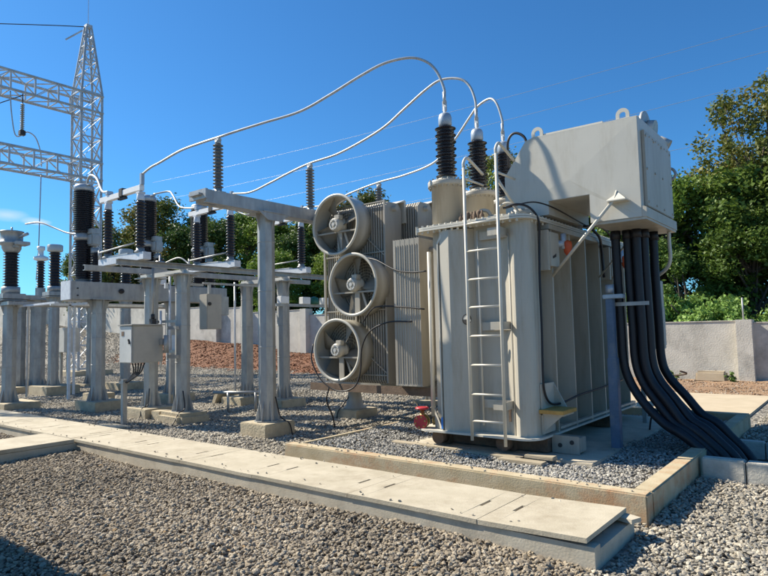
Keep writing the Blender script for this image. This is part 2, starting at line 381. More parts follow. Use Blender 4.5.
timber(-4.95, -3.95, 6.28, 6.40, .12, .17, 'long pale timber board lying under the left half of the tank front')
timber(-3.93, -3.1, 6.24, 6.40, .12, .165, 'thin timber board lying under the ladder foot')
timber(-3.3, -2.78, 6.1, 6.24, .12, .165, 'short stacked timber board in front of the skid block, lower one')
timber(-3.06, -2.72, 6.26, 6.38, .166, .205, 'short stacked timber board in front of the skid block, upper one')
# ---------------------------------------------------------------- block trench to the right
bt = thing('block_trench', 'rough concrete block channel joining the right side of the pit kerb', 'trench', (0, 7.5, 0))
for yb, zt in ((6.93, .235), (8.35, .20)):
    xx = -1.42; k = 0
    while xx < 3.2:
        obj('block', MB().box(xx + .006, xx + .394, yb + .002 * (k % 3), yb + .15, -.12, zt - .006 * (k % 2), .012).jitter(.008, 5), 'block', bt); xx += .4; k += 1
obj('channel_floor', MB().box(-1.40, 3.2, 6.95, 8.48, -.15, .004), 'dark', bt)  # near-black sheet across the channel floor

# ---------------------------------------------------------------- transformer
tf = thing('power_transformer', 'big pebble grey power transformer tank with ribs, ladder and turrets in the gravel pit', 'transformer', (-3.65, 8.3, .155))
TL, TR_, TF, TB = -4.36, -3.02, 6.42, 10.1; ZB, ZT = .36, 2.86
# tank shell: plan outline with rounded corners and a recess in the front
def arc(cx, cy, r, a0, a1, n=8): return [(cx + r * math.cos(R(a0 + (a1 - a0) * i / n)), cy + r * math.sin(R(a0 + (a1 - a0) * i / n))) for i in range(n + 1)]
outline = [(TL, 6.62), (TL + .02, 6.50), (-4.18, 6.50)] + [(-3.72, 6.52), (-3.35, 6.52)] + [(-3.24, 6.46)] + arc(-3.13, 6.55, .14, -120, 10) + [(-3.0, 6.72), (-3.06, 6.78), (-3.22, 6.80), (-3.22, TB - .2)] + arc(-3.36, TB - .15, .14, 0, 90) + arc(TL + .15, TB - .15, .15, 90, 180)
mb = MB(); mb.prism([(x, y, ZB) for x, y in outline], (0, 0, ZT - ZB)); sh = obj('tank_shell', mb, 'paint', tf)
# front hollow stiffener (trapezoid box) and flat ribs
mb = MB(); poly = [(-4.19, 6.50), (-4.15, 6.36), (-4.0, 6.33), (-3.80, 6.40), (-3.74, 6.515)]
mb.prism([(x, y, ZB) for x, y in poly], (0, 0, ZT - ZB - .02)); obj('front_stiffener', mb, 'paint', tf)
mb = MB().prism([(-4.19, 6.355, ZB), (-4.175, 6.355, ZB), (-4.175, 6.355, 2.68), (-4.05, 6.355, 2.86), (-4.09, 6.355, 2.86), (-4.19, 6.355, 2.70)], (0, .14, 0))
obj('stiffener_edge', mb, 'paint_edge', tf)
obj('front_pipe', MB().cyl((-4.42, 6.52, .5), (-4.42, 6.52, 2.62), .028, n=12), 'paint_edge', tf)
obj('weld_highlight', MB().cyl((-3.245, 6.452, ZB), (-3.245, 6.452, 2.72), .006, n=6), 'paint_edge', tf)  # weld bead on the corner, its highlight put in with lighter paint
# base plate with rounded corners and top flange with bolts
def rrect(x0, x1, y0, y1, r): return arc(x1 - r, y0 + r, r, -90, 0) + arc(x1 - r, y1 - r, r, 0, 90) + arc(x0 + r, y1 - r, r, 90, 180) + arc(x0 + r, y0 + r, r, 180, 270)
mb = MB().prism([(x, y, ZB - .02) for x, y in rrect(-4.6, -2.92, 6.30, 10.2, .22)], (0, 0, .022)); obj('base_plate', mb, 'paint_edge', tf)
mb = MB().prism([(x, y, ZT) for x, y in rrect(-4.56, -2.94, 6.30, 10.25, .2)], (0, 0, .022)).prism([(x, y, ZT + .026) for x, y in rrect(-4.56, -2.94, 6.30, 10.25, .2)], (0, 0, .022))
fl = mb
mb = MB().prism([(x, y, ZT + .049) for x, y in rrect(-4.46, -3.04, 6.42, 10.12, .15)], (0, 0, .035)); obj('tank_cover', mb, 'paint', tf)
mb = fl
for i in range(17):
    x = -4.48 + i * .088; mb.cyl((x, 6.345, ZT - .03), (x, 6.345, ZT + .075), .016, n=6, smooth=False)
for i in range(36):
    y = 6.55 + i * .1; mb.cyl((-2.985, y, ZT - .03), (-2.985, y, ZT + .075), .016, n=6, smooth=False)
obj('top_flange', mb, 'paint_edge', tf)
# side ribs on the +X face: plate stiffeners with sloping panels
for i, y in enumerate([7.0, 7.58, 8.13, 8.68, 9.25, 9.8]):
    obj('side_rib', MB().box(-3.225, -2.95, y, y + .03, ZB, ZT - .06), 'paint', tf)
    obj('side_panel', MB().prism([(-3.23, y + .031, ZB), (-3.12, y + .031, ZB), (-3.23, y + .2, ZB)], (0, 0, ZT - ZB - .08)), 'paint', tf)
obj('side_rail', MB().box(-3.23, -2.93, 6.9, 10.05, 2.79, 2.85), 'paint', tf); obj('side_rail', MB().box(-3.0, -2.945, 7.05, 10.05, .38, .41), 'paint', tf)
# lifting brackets near the top of the side
for y in (6.78, 8.98):
    br = obj('lifting_bracket', MB().box(-3.23, -2.90, y, y + .05, 2.28, 2.76).box(-3.02, -2.885, y + .051, y + .30, 2.33, 2.74), 'paint', tf)
    obj('arrow_mark', MB().prism([(-2.883, y + .1, 2.42), (-2.883, y + .2, 2.45), (-2.883, y + .2, 2.49), (-2.883, y + .16, 2.47), (-2.883, y + .1, 2.45)], (.002, 0, 0)), 'dark', br)
# orange capped relief valves
for y in (7.12, 9.35):
    v = obj('relief_valve', MB().cyl((-3.22, y, 2.62), (-2.82, y, 2.62), .045, n=12).cyl((-2.84, y, 2.55), (-2.84, y, 2.74), .035, n=12), 'cap', tf)
    obj('valve_cap', MB().lathe((-2.80, y + .02, 2.46), [(.01, 0), (.045, .05), (.055, .14), (.05, .18), (.01, .2)], 12), 'orange', v)
# jacking pad, gusset, skid
mb = MB().prism([(-2.98, 6.62, .40), (-2.72, 6.62, .62), (-2.98, 6.62, .62)], (0, .02, 0)); mb.box(-2.99, -2.97, 6.6, 6.95, .38, .95)
mb.prism([(-2.98, 6.95, .62), (-2.80, 6.95, .62), (-2.98, 6.95, .95)], (0, .02, 0)).box(-3.0, -2.72, 6.6, 6.9, .60, .62)
obj('jacking_bracket', mb, 'paint', tf)
obj('jacking_pad', MB().box(-3.06, -2.70, 6.55, 6.95, .622, .665, .004), 'ochre', tf)
for xx in (-4.3, -3.4):
    obj('roller', MB().cyl((xx, 6.42, .26), (xx, 6.56, .26), .085, n=16).box(xx - .08, xx + .08, 6.57, 6.64, .16, .335), 'rust', tf)
for ya in (6.66, 8.8): obj('skid_beam', MB().box(-4.5, -2.95, ya, ya + .34, .17, .335), 'rust', tf)
sk = obj('skid_block', MB().box(-2.94, -2.62, 6.78, 6.98, .175, .34, .006).box(-2.94, -2.62, 6.755, 6.775, .16, .36), 'rad', tf)
obj('bolt_hole', MB().cyl((-2.84, 6.745, .25), (-2.84, 6.76, .25), .025, n=10), 'dark', sk)
obj('bolt_hole', MB().cyl((-2.7, 6.745, .29), (-2.7, 6.76, .29), .025, n=10), 'dark', sk)
# centre of gravity mark: quartered disc
mk = obj('gravity_mark', MB().cyl((-3.79, 6.372, 1.72), (-3.79, 6.366, 1.72), .062, n=24), 'paint_edge', tf)
mb = MB()
for a in (180, 0):
    pts = [(-3.79, 6.363, 1.72)] + [(-3.79 + .062 * math.cos(R(a + t)), 6.363, 1.72 + .062 * math.sin(R(a + t))) for t in range(0, 91, 15)]
    mb.prism(pts, (0, .002, 0))
n = 28
for i in range(n):
    a, b = 2 * math.pi * i / n, 2 * math.pi * (i + 1) / n
    mb.prism([(-3.79 + r * math.cos(t), 6.363, 1.72 + r * math.sin(t)) for r, t in ((.056, a), (.066, a), (.066, b), (.056, b))], (0, .0025, 0))
obj('mark_sector', mb, 'dark', mk)
# ladder with gooseneck handrails
lad = obj('ladder', MB().tube([(-3.70, 6.25, .30), (-3.70, 6.25, 3.57)], .019, 10).tube([(-3.27, 6.25, .27), (-3.26, 6.25, 3.66)], .019, 10), 'paint_edge', tf)
for z in (.53, .84, 1.18, 1.52, 1.86, 2.19, 2.53, 2.86): obj('rung', MB().cyl((-3.70, 6.25, z), (-3.27, 6.25, z), .012, n=8), 'paint_edge', lad)
for x, dz in ((-3.70, 0), (-3.26, .09)):
    pts = catmull([(x, 6.25, 3.55 + dz), (x, 6.255, 3.62 + dz), (x, 6.33, 3.69 + dz), (x, 6.45, 3.66 + dz), (x, 6.72, 3.56 + dz)], 5)
    mb = MB().tube(pts, .019, 10); mb.tube([(x, 6.25, 3.42), (x, 6.72, 3.42)], .015, 8)
    if x > -3.5: mb.tube([(x, 6.26, 3.34), (x + .02, 6.9, 2.93)], .017, 8)
    obj('handrail', mb, 'paint_edge', lad)
for z in (2.68, 1.58, .66):
    mb = MB(); mb.box(-3.66, -3.26, 6.47, 6.482, z, z + .1); mb.box(-3.42, -3.25, 6.27, 6.285, z + .01, z + .1); mb.box(-3.27, -3.262, 6.27, 6.47, z + .01, z + .1)
    obj('ladder_bracket', mb, 'paint', lad)
obj('conduit', MB().tube([(-3.66, 6.46, .45), (-3.66, 6.46, 2.80)], .013, 8), 'paint_edge', tf)
# turrets and bushings
TY = [6.66, 7.50, 8.30]
M['porc_b'] = M['porc']
for i, y in enumerate(TY):
    x = -4.2
    rr = .205
    tmb = MB().lathe((x, y, ZT + .08), [(rr, 0), (rr, .515), (rr + .045, .515), (rr + .045, .54), (rr + .045, .56), (rr + .045, .585), (rr - .06, .595), (.12, .63), (.10, .66)], 36)
    mb = tmb
    for k in range(20):
        a = 2 * math.pi * k / 20; c = (x + (rr + .025) * math.cos(a), y + (rr + .025) * math.sin(a))
        mb.cyl((c[0], c[1], ZT + .575), (c[0], c[1], ZT + .69), .011, n=6, smooth=False)
    tu = obj('turret', mb, 'paint', tf)
    zb = ZT + .75
    bu = obj('bushing', MB().lathe((x, y, 0), [(.10, zb - .05)] + shed_profile(zb - .02, zb + .66, .085, .14, 15, .022) + [(.07, zb + .67)], 28), 'porc', tf)
    cp = obj('bushing_cap', MB().lathe((x, y, zb + .67), [(.07, 0), (.088, .02), (.088, .12), (.075, .16), (.05, .18), (.018, .165), (.018, .27)], 20), 'cap', bu)
    obj('terminal', MB().box(x - .03, x + .03, y - .012, y + .012, zb + .88, zb + 1.02, .003).cyl((x, y, zb + .98), (x, y, zb + 1.14), .022, n=10), 'alu', bu)
# things lying on top of the tank: manholes, small valves and pipe
obj('manhole', MB().cyl((-3.5, 6.75, 2.94), (-3.5, 6.75, 3.0), .15, n=24), 'paint', tf); obj('manhole', MB().cyl((-3.18, 6.72, 2.94), (-3.18, 6.72, 3.02), .13, n=24), 'paint', tf)
mb = MB().tube(catmull([(-3.75, 6.6, 2.94), (-3.7, 6.6, 3.06), (-3.6, 6.62, 3.06), (-3.55, 6.64, 2.98)], 5), .022).tube(catmull([(-3.4, 6.5, 2.95), (-3.35, 6.5, 3.07), (-3.22, 6.5, 3.08), (-3.12, 6.52, 2.95)], 5), .016)
obj('oil_line', mb, 'paint', tf)
for k in range(7):
    mb = MB().lathe((-3.92 + .05 * k, 6.52 + .01 * (k % 2), 2.93), [(.022, 0), (.03, .03), (.03, .07 + .02 * (k % 3)), (.012, .1 + .02 * (k % 3)), (.012, .13)], 8)
    obj('gauge', mb, 'rust', tf)
# neutral/LV wiring hugging the tank
mb = MB().tube(catmull([(-3.28, 6.42, 3.02), (-3.12, 6.46, 3.05), (-3.0, 6.55, 3.0), (-2.93, 6.62, 2.85), (-2.95, 6.66, 2.6), (-2.955, 6.64, 2.2), (-2.955, 6.64, 1.6), (-2.955, 6.62, 1.1), (-2.95, 6.64, .85), (-2.93, 6.75, .72), (-2.9, 7.0, .70), (-2.9, 7.6, .74), (-2.9, 8.4, .76), (-2.9, 9.3, .80)], 5), .014, 8)
obj('control_cable', mb, 'black', tf)
mb = MB().tube(catmull([(-3.3, 6.5, 3.03), (-3.05, 6.6, 3.08), (-2.95, 6.75, 3.08), (-2.9, 7.1, 3.05), (-2.9, 7.7, 3.0), (-2.9, 8.3, 2.95)], 5), .009, 6)
mb.tube(catmull([(-2.9, 8.3, 2.95), (-2.87, 8.5, 2.85), (-2.93, 8.75, 2.7), (-2.93, 8.8, 2.3)], 5), .02, 6)
mb.tube(catmull([(-2.9, 8.0, 2.95), (-2.82, 8.4, 2.98), (-2.84, 8.9, 2.9), (-2.9, 9.2, 2.7)], 5), .016, 6)
obj('control_wire', mb, 'black', tf)
# red drain valve at the lower left
vd = Vector((.30, -.95, 0)).normalized(); vx = Vector((.95, .30, 0)); V0 = Vector((-4.50, 6.33, .44))
dv = obj('drain_valve', MB().cyl((-4.30, 6.62, .44), (-4.42, 6.50, .44), .05, n=14).cyl(V0 - vd * .17 + vx * .03, V0 - vd * .05, .045, n=14).cyl(V0 - vd * .17, V0 - vd * .03, .07, n=20).cyl(V0 - vd * .06, V0 - vd * .03, .085, n=20).cyl(V0 - vd * .16, V0 - vd * .13, .085, n=20).lathe(V0 - vd * .1 , [(.05, -.06), (.065, -.02), (.065, .03), (.03, .06), (.025, .15)], 14), 'brass', tf)
obj('blind_flange', MB().cyl(V0 - vd * .028, V0 - vd * .006, .088, n=22), 'red', dv)
for k in range(6):
    mb = MB(); a = R(60 * k + 15); c = V0 + vx * (.066 * math.cos(a)) + Vector((0, 0, .066 * math.sin(a))); mb.cyl(c - vd * .05, c + vd * .006, .012, n=6, smooth=False)
    obj('flange_bolt', mb, 'brass', dv)
obj('hand_wheel', MB().lathe(V0 - vd * .1 + Vector((0, 0, .15)), [(.07, 0), (.09, .01), (.09, .02), (.07, .03), (.01, .03)], 18), 'red', dv)
obj('blue_tag', MB().box(-4.192, -4.168, 6.345, 6.353, .38, .52), 'tape', tf)
mb = MB().prism([(-4.36, 6.46, .37), (-4.36, 6.46, .62), (-4.2, 6.38, .37)], (0, .012, 0)); obj('corner_gusset', mb, 'paint', tf)
for z in (.95, .8, .62): obj('earth_boss', MB().cyl((-4.25, 6.505, z), (-4.25, 6.47, z), .016, n=10), 'rust', tf)
obj('earth_boss', MB().box(-3.315, -3.29, 6.44, 6.46, .52, .70), 'rust', tf)
# ---------------------------------------------------------------- cable box on top, overhanging the side (part of the transformer)
BF, BB = 6.93, 8.28; BX0, BX1 = -3.50, -1.86
prof = [(BX0, 2.965), (BX0, 3.52), (-3.20, 3.93), (-3.1, 3.955), (BX1, 3.935), (BX1, 2.795), (-2.43, 2.795), (-2.43, 3.13), (-2.93, 3.13), (-2.93, 2.965)]
cb = MB(); cb.prism([(x, BF, z) for x, z in prof], (0, BB - BF, 0))
box = obj('cable_box', cb, 'paint_box', tf)
mb = MB(); yy = BF - .002; F_ = lambda x, z, d=0: mb.bm.verts.new((x, yy - d, z))
tl, tm, trr, br, nb, nt_, pm, lm, ll = F_(-3.5, 3.515), F_(-3.2, 3.925), F_(BX1 - .004, 3.93), F_(BX1 - .004, 2.80), F_(-2.425, 2.80), F_(-2.425, 3.135), F_(-2.66, 3.34, .010), F_(-2.935, 3.135), F_(-3.495, 3.135)
for q in ((tl, tm, pm), (tm, trr, pm), (trr, br, pm), (br, nb, nt_), (br, nt_, pm), (nt_, lm, pm), (lm, ll, pm), (ll, tl, pm)): mb.bm.faces.new(q)
obj('front_sheet', mb, 'paint_box', box)
obj('box_cover_plate', MB().prism([(-3.0, BF + .03, 3.958), (-2.25, BF + .03, 3.948), (-2.25, BF + .03, 3.97), (-3.0, BF + .03, 3.98)], (0, 1.2, 0)), 'paint_edge', box)
mb = MB().box(BX1 + .002, BX1 + .035, BF + .12, BB - .06, 2.93, 3.80, .006)
for z in (2.98, 3.36, 3.74):
    for yy in (BF + .17, BF + .5, BF + .83, BB - .12): mb.cyl((BX1 + .034, yy, z), (BX1 + .046, yy, z), .014, n=6)
for yy in [BF + .2 + .13 * k for k in range(8)]: mb.cyl((BX1 + .034, yy, 3.76), (BX1 + .043, yy, 3.76), .01, n=6)
obj('end_door', mb, 'paint_side', box)
obj('box_skirt', MB().prism([(BX1, BF + .002, 2.795), (BX1 + .05, BF + .002, 2.79), (BX1 + .05, BF + .002, 2.90), (BX1, BF + .002, 2.92)], (0, BB - BF - .004, 0)).box(-2.4, BX1 + .04, BF + .01, BB - .01, 2.765, 2.793), 'paint_side', box)
for x, z in ((-3.05, 3.955), (-2.02, 3.937)):
    mb = MB(); n = 18
    for i in range(n):
        a, b = math.pi * i / (n - 1) * 1.0, math.pi * (i + 1) / (n - 1)
        if i == n - 1: break
        mb.prism([(x + r * math.cos(t), BF + .02, z + .05 + r * math.sin(t)) for r, t in ((.035, a), (.075, a), (.075, b), (.035, b))], (0, .02, 0))
    mb.box(x - .075, x - .035, BF + .02, BF + .04, z - .01, z + .05).box(x + .035, x + .075, BF + .02, BF + .04, z - .01, z + .05).box(x - .035, x + .035, BF + .021, BF + .039, z - .01, z + .012)
    obj('lifting_eye', mb, 'paint_edge', box)
mb = MB().prism([(-2.2, BF - .13, 2.99), (-1.99, BF - .13, 2.99), (-2.1, BF - .01, 3.09)], (0, 0, .012)); mb.prism([(-2.13, BF - .005, 3.0), (-2.13, BF - .13, 3.0), (-2.13, BF - .005, 3.13)], (.014, 0, 0)); mb.box(-2.2, -1.98, BF - .12, BF - .002, 2.985, 2.999)
obj('strut_bracket', mb, 'paint_edge', box)
obj('support_strut', MB().cyl((-2.13, BF - .1, 3.0), (-2.96, 7.02, 2.22), .019, n=10), 'paint_edge', box)
obj('support_strut', MB().cyl((-2.3, BB - .1, 2.8), (-2.96, 8.68, 2.3), .012, n=8), 'paint', box)
# horizontal cylinder on the far end of the box (breather / relief device)
bc = obj('relief_cylinder', MB().cyl((-2.42, 7.95, 4.10), (-2.06, 7.95, 4.10), .16, n=24).box(-2.36, -2.12, 7.88, 8.02, 3.93, 3.96), 'paint_edge', box)
obj('cylinder_flange', MB().cyl((-2.055, 7.95, 4.09), (-2.02, 7.95, 4.09), .21, n=24).cyl((-2.02, 7.95, 4.05), (-1.93, 7.95, 4.03), .13, n=16), 'galv', bc)
mb = MB().cyl((-1.94, 8.31, 4.0), (-1.94, 8.31, 3.60), .035).cyl((-1.98, 8.3, 3.98), (-1.86, 8.32, 3.90), .08, n=14)
mb.tube(catmull([(-1.93, 8.31, 3.62), (-1.92, 8.32, 3.52), (-1.86, 8.33, 3.46), (-1.80, 8.33, 3.52), (-1.84, 8.33, 3.60), (-1.92, 8.32, 3.6)], 5), .018)
obj('relay', mb, 'galv', bc)
mb = MB().tube(catmull([(-3.38, 7.4, 3.95), (-3.42, 7.4, 4.13), (-3.52, 7.4, 4.22), (-3.61, 7.4, 4.22), (-3.67, 7.4, 4.13), (-3.7, 7.45, 3.95), (-3.72, 7.5, 3.8)], 6), .018)
obj('jumper_hose', mb, 'black', tf)
# down pipe and far control cabinet behind the cables
mb = MB().tube(catmull([(-1.88, 8.15, 2.79), (-1.88, 8.15, 2.62), (-1.88, 8.15, 2.42), (-1.95, 8.2, 2.3), (-2.15, 8.3, 2.2), (-2.4, 8.4, 2.16)], 5), .022)
obj('drain_pipe', mb, 'paint_edge', tf)
cc = one('rear_cabinet', MB().box(-2.72, -2.34, 9.45, 9.62, 1.25, 2.25, .008), 'cabinet2', 'tall narrow beige grey cabinet half hidden behind the black cable bundle', 'cabinet', (-2.5, 9.7, 1.0))
obj('cabinet_leg', MB().box(-2.7, -2.64, 9.5, 9.56, .1, 1.25), 'galv', cc)
obj('cabinet_door', MB().box(-2.338, -2.33, 9.47, 9.60, 1.3, 1.85), 'cabinet2', cc)
# blue duct post
bp = thing('blue_post', 'deep blue square post standing in the pit gravel before the cables', 'post', (-2.42, 7.45, .1))
obj('shaft', MB().box(-2.465, -2.375, 7.40, 7.49, .1, 1.93, .008), 'blue', bp)
obj('clamp', MB().box(-2.49, -2.25, 7.38, 7.51, 1.93, 1.98, .006).cyl((-2.42, 7.45, 2.0), (-2.42, 7.45, 2.1), .05), 'cap', bp)
obj('sleeve', MB().box(-2.475, -2.365, 7.39, 7.50, .1, 1.22, .008), 'blue', bp)
# black power cables
cabs = []
cspec = []
starts = [(-2.36, 7.58), (-2.23, 7.62), (-2.12, 7.60), (-2.27, 7.76), (-2.155, 7.75), (-2.06, 7.70), (-2.25, 7.90), (-2.13, 7.92), (-2.03, 8.0)]
ends = [(-1.58, 7.42), (-1.52, 7.50), (-1.44, 7.52), (-1.51, 7.62), (-1.42, 7.66), (-1.36, 7.60), (-1.45, 7.78), (-1.36, 7.8), (-1.29, 7.92)]
labs = ['leftmost black power cable, hanging apart from the bundle next to the blue post', 'front left cable of the thick black bundle', 'front right cable of the thick black bundle', 'middle left cable of the thick black bundle',
        'cable in the very middle of the thick black bundle', 'middle right cable of the thick black bundle', 'rear left cable of the thick black bundle', 'rear right cable of the thick black bundle', 'rightmost black power cable, sweeping above the rest of the bundle']
for i, ((sx, sy), (ex, ey)) in enumerate(zip(starts, ends)):
    k = [0, .15, .35, .2, .4, .6, .4, .6, 1.0][i]
    pts = [(sx, sy, 2.77), (sx, sy, 2.2), (sx + .01, sy, 1.6), (sx + .02, sy, 1.18), (sx + .09, sy, .92 + k * .05), (sx + .25 + .03 * k, sy + (ey - sy) * .3, .68 + k * .06), (sx + .6 * (ex - sx), sy + (ey - sy) * .6, .47 + k * .07),
           (ex - .13, ey, .38 + k * .07), (ex, ey, .285 + k * .02), (ex + .14, ey, .15), (ex + .24, ey, -.02)]
    mb = MB().tube(catmull(pts, 7), .053, 12)
    c = thing('power_cable', labs[i], 'cable', (sx, sy, 0), 'thick black cables dropping from the cable box')
    obj('sheath', mb, 'black', c)
    obj('cable_gland', MB().cyl((sx, sy, 2.66), (sx, sy, 2.765), .066, .058, n=14), 'black', c)
one('cable_cleat', MB().box(-2.46, -2.0, 7.525, 7.545, 1.84, 1.885), 'galv', 'galvanised cleat bar clamping the black cables beside the blue post', 'clamp', (-2.1, 7.3, 1.8))
# orange and black thing at the pit behind the cables
one('earth_cable', MB().tube(catmull([(-2.45, 8.9, .11), (-2.4, 8.9, .35), (-2.3, 8.95, .42), (-2.2, 9.0, .25), (-2.0, 9.1, .13), (-1.8, 9.3, .12), (-1.9, 9.0, .12)], 6), .012), 'black', 'thin black wire loop on the pit gravel behind the blue post', 'wire', (-2.2, 9, .1))
one('warning_peg', MB().lathe((-1.98, 8.62, .1), [(.035, 0), (.03, .2), (.04, .21), (.04, .26), (.005, .28)], 10), 'ochre', 'short orange peg in the pit gravel under the cable bend', 'peg', (-1.98, 8.62, .1))
# ---------------------------------------------------------------- radiators and fans (separate bank left of the tank)
rb = thing('radiator_bank', 'tall beige grey radiator bank of vertical fins behind the three fans', 'radiator', (-6.6, 8.0, .76))
def fins(name, x0, x1, y0, y1, z0, z1, n, parent=rb, thick=.012, m='rad'):
    mb = MB()
    for i in range(n):
        x = x0 + (x1 - x0) * i / (n - 1)
        mb.prism([(x - thick, yy, zz) for yy, zz in ((y0, z0 + .06), (y0 + .05, z0), (y1 - .05, z0), (y1, z0 + .06), (y1, z1 - .08), (y1 - .06, z1), (y0 + .06, z1), (y0, z1 - .08))], (2 * thick, 0, 0))
    return obj(name, mb, m, parent)
for y0, zt, xo in ((7.58, 3.70, -5.98), (8.12, 3.74, -5.72), (8.66, 3.78, -5.55)):
    f = fins('radiator', xo - 1.28, xo - .03, y0, y0 + .40, .76, zt, 26)
    obj('outer_fin', MB().prism([(xo, yy, zz) for yy, zz in ((y0 - .01, .82), (y0 + .05, .76), (y0 + .35, .76), (y0 + .41, .82), (y0 + .41, zt - .1), (y0 + .34, zt), (y0 + .06, zt), (y0 - .01, zt - .08))], (.022, 0, 0)), 'rad', f)
    for zz in (zt - .1, .86): obj('header_pipe', MB().cyl((xo - 1.28, y0 + .2, zz), (xo + .1, y0 + .2, zz), .045), 'rad', f)
    obj('lit_top_plate', MB().prism([(xo - 1.3, y0 + .28, zt + .0), (xo - 1.3, y0 + .50, zt + .09), (xo - 1.3, y0 + .53, zt + .07), (xo - 1.3, y0 + .53, zt - .30), (xo - 1.3, y0 + .5, zt - .3), (xo - 1.3, y0 + .48, zt + .05)], (1.34, 0, 0)), 'paint_edge', f)  # sloping top, its lit look painted in with lighter cream
mb = MB(); n = 11
for i in range(n):
    xa = -5.46 + .043 * i; mb.prism([(xa, 7.10 + .002 * (i % 2), zz) for zz in (.80, 2.95)] + [(xa + .043, 7.10 + .002 * (i % 2), zz) for zz in (2.95 - .012, .80)], (0, .5, 0))
    mb.box(xa + .040, xa + .046, 7.094, 7.112, .84, 2.86)
f = obj('radiator', mb, 'rad', rb)
for zz in (2.78, .9): obj('header_pipe', MB().cyl((-5.2, 7.4, zz), (-4.35, 7.4, zz), .05), 'rad', f)
f = fins('radiator', -5.2, -4.6, 8.1, 8.9, .8, 3.45, 16)
obj('lit_top_plate', MB().prism([(-5.25, 8.3, 3.46), (-5.25, 8.9, 3.56), (-5.25, 8.9, 3.46)], (.75, 0, 0)), 'paint_edge', f)  # lit slope again painted lighter than the fins
mb = MB(); xr0, xr1, yb = -6.5, -5.96, 7.55
for z in (3.70, 2.88, 1.95, .90): mb.bar((-7.28, yb, z), (xr1, yb, z), .02)
mb.bar((xr0, yb, 3.28), (xr1, yb, 2.80), .016).bar((xr0, yb, 2.42), (xr1, yb, 1.97), .016).bar((xr0 - .1, yb, 1.4), (xr1, yb, .92), .016)
mb.bar((xr1, yb, .78), (xr1, yb, 3.72), .028).bar((-7.3, yb, .78), (-7.3, yb, 3.72), .035).bar((-6.6, yb, .78), (-6.6, yb, 3.72), .03)
obj('brace_frame', mb, 'rad', rb)
obj('support_beam', MB().box(-7.35, -4.38, 7.22, 7.34, .715, .755).box(-7.35, -4.38, 7.20, 7.219, .655, .775), 'rust', rb)
obj('support_beam', MB().box(-8.05, -5.4, 8.5, 8.66, .58, .755), 'rad', rb)
obj('pedestal', MB().lathe((-7.62, 8.62, .17), [(.22, 0), (.22, .02), (.17, .03), (.11, .36), (.16, .37), (.16, .405)], 20), 'rad', rb)
mb = MB()
mb.tube(catmull([(-6.05, 7.22, 2.75), (-5.8, 7.15, 2.68), (-5.4, 7.07, 2.50), (-5.1, 7.06, 2.44), (-4.85, 7.07, 2.44)], 6), .011)
mb.tube(catmull([(-6.2, 7.24, 1.75), (-6.0, 7.17, 1.9), (-5.8, 7.1, 1.97), (-5.4, 7.05, 1.96), (-4.9, 7.07, 1.90)], 6), .011)
mb.tube(catmull([(-7.2, 7.13, 1.42), (-7.16, 7.05, 1.16), (-6.94, 7.03, .85), (-6.6, 7.05, .68), (-6.28, 7.08, .74), (-6.17, 7.12, .98), (-6.13, 7.12, 1.34), (-5.93, 7.08, 1.6), (-5.54, 7.04, 1.73), (-5.1, 7.04, 1.73)], 6), .012)
mb.tube(catmull([(-6.78, 7.05, .72), (-6.86, 7.08, .5), (-6.85, 7.2, .25), (-6.9, 7.3, .03)], 6), .012)
obj('fan_cable', mb, 'black', rb)
